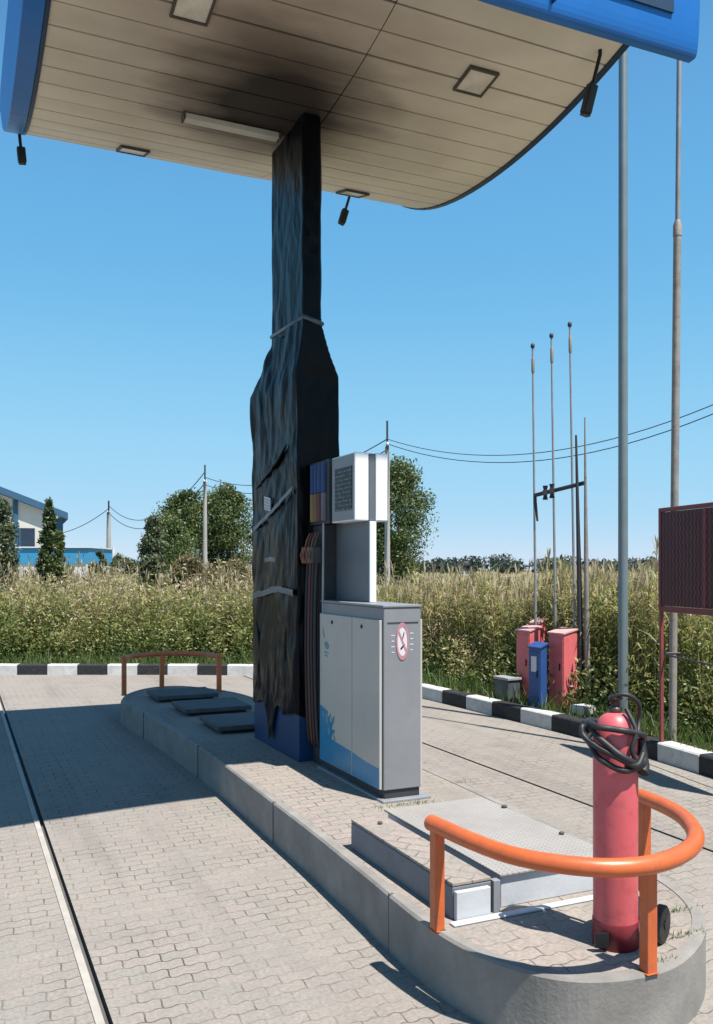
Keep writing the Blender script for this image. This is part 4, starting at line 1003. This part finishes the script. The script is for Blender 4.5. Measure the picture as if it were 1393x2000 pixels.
# ------------------------------------------------------------------ utility poles and wires
def upole(label, u, Y, vtop, r, lean=0.):
    p = at(u, V0, Y); zt = H+(V0-vtop)/F*Y
    o = thing('utility_pole', label, 'utility pole', (p.x,Y,GZ), frame=False, group='concrete poles of the overhead line')
    part('shaft', MB().tube([(0,0,-.1),(lean,0,zt-GZ-.9)], [r*1.3,r*.9], 12), 'concrete_pole', o)
    part('pin', MB().tube([(lean,0,zt-GZ-.9),(lean,0,zt-GZ)], r*.4, 8), 'pipe_dark', o)
    part('crossarm', MB().box(lean-.05,lean+.05,-.25,.25,zt-GZ-.95,zt-GZ-.87), 'pipe_dark', o)
    for s_ in (-.24,.24): part('insulator', MB().lathe((lean,s_,zt-GZ-.868), [(.03,0),(.05,.04),(.03,.10),(.01,.12)], 8), 'a_white', o)
    return Vector((p.x+lean,Y,zt))
P3 = upole('pale utility pole between the dispenser and the leafy tree', 756, 30, 822, .085)
P2 = upole('slim pale utility pole in front of the left tree group', 400, 44, 908, .10)
P1 = upole('distant grey utility pole right of the warehouse', 212, 66, 978, .16)
P0 = Vector((-36, 92, 7.2)); P4 = Vector((12.5, 17.0, 8.75))
def span(a, b, sag, off, label, r):
    m = MB(); pts = []
    for i in range(33):
        q = i/32; p = a.lerp(b, q); pts.append(p+Vector((0,0,off-4*sag*q*(1-q)))-a)
    m.tube(pts, r, 6); solo('overhead_wire', m, 'wire', label, 'wire', a, frame=False, group='overhead wires')
span(P4, P3, 1.95, -.62, 'upper overhead wire sagging from the dispenser pole out to the right', .013)
span(P4, P3, 2.02, -.78, 'lower overhead wire sagging from the dispenser pole out to the right', .013)
span(P3, P2, .9, -.62, 'upper overhead wire passing behind the wrapped column', .018)
span(P3, P2, .9, -.98, 'lower overhead wire passing behind the wrapped column', .018)
span(P2, P1, 1.7, -.35, 'upper overhead wire over the left tree group', .024)
span(P2, P1, 1.7, -.9, 'lower overhead wire over the left tree group', .024)
span(P1, P0, 1.6, -.6, 'overhead wire running left from the distant pole above the annex', .028)
o = thing('white_stake', 'thin white stake in the weeds right of the distant pole', 'stake', (at(221,1110,40).x,40,GZ), frame=False)
part('shaft', MB().tube([(0,0,0),(0,0,2.6)], .06, 8), 'a_white', o)

# ------------------------------------------------------------------ light, sky, camera
k = W(-.16, .43); sd = Vector((k.x, k.y, -1)).normalized()
sun = bpy.data.lights.new('sun', 'SUN'); sun.energy = 5.0; sun.angle = R(.55); sun.color = (1., .955, .89)
so_ = bpy.data.objects.new('sun', sun); COL.objects.link(so_); so_.rotation_euler = sd.to_track_quat('-Z', 'Y').to_euler()
so_.location = (8,-8,20)
wd = bpy.data.worlds.new('World'); scene.world = wd; wd.use_nodes = True; nt = wd.node_tree
bg = nt.nodes['Background']; sky = nt.nodes.new('ShaderNodeTexSky'); sky.sky_type = 'NISHITA'; sky.sun_disc = False
sky.sun_elevation = math.asin(-sd.z); sky.sun_rotation = math.atan2(-sd.x, -sd.y)
sky.air_density = .7; sky.dust_density = 0.; sky.ozone_density = 2.; sky.altitude = 0
SKY = .105                                          # background strength; the curve is the camera's response to the sky
def vmul(val, k_):
    x = nt.nodes.new('ShaderNodeVectorMath'); x.operation = 'SCALE'; nt.links.new(val, x.inputs[0]); x.inputs['Scale'].default_value = k_; return x.outputs[0]
cv = nt.nodes.new('ShaderNodeRGBCurve'); cm = cv.mapping; cm.use_clip = False; cm.extend = 'EXTRAPOLATED'
for ci, pts in ((0, [(0,0),(.07,.055),(.09,.088),(.108,.102),(.21,.195),(.469,.30),(.778,.42),(1,.46)]), (1, [(0,0),(.11,.115),(.135,.20),(.160,.275),(.19,.312),(.342,.42),(.655,.485),(.867,.525),(1,.54)]), (2, [(0,0),(.22,.24),(.265,.40),(.31,.51),(.36,.545),(.559,.61),(.781,.632),(1,.64)])):
    c_ = cm.curves[ci]; c_.points[0].location = pts[0]; c_.points[1].location = pts[-1]
    for p_ in pts[1:-1]: c_.points.new(*p_)
cm.update()
nt.links.new(vmul(sky.outputs[0], SKY), cv.inputs['Color']); nt.links.new(vmul(cv.outputs[0], .82/SKY), bg.inputs['Color']); bg.inputs['Strength'].default_value = SKY
cam = bpy.data.cameras.new('camera'); co = bpy.data.objects.new('camera', cam); COL.objects.link(co)
co.location = (0,0,H); co.rotation_euler = (R(90),0,0)
cam.sensor_fit = 'VERTICAL'; cam.sensor_height = 36; cam.lens = F/2000*36; cam.shift_y = (V0-1000)/2000; cam.clip_end = 5000; cam.clip_start = .05
scene.camera = co
vs_ = scene.view_settings; vs_.view_transform = 'Standard'; vs_.look = 'None'; vs_.exposure = .85; vs_.gamma = 1
scene.cycles.max_bounces = 8; scene.cycles.diffuse_bounces = 4
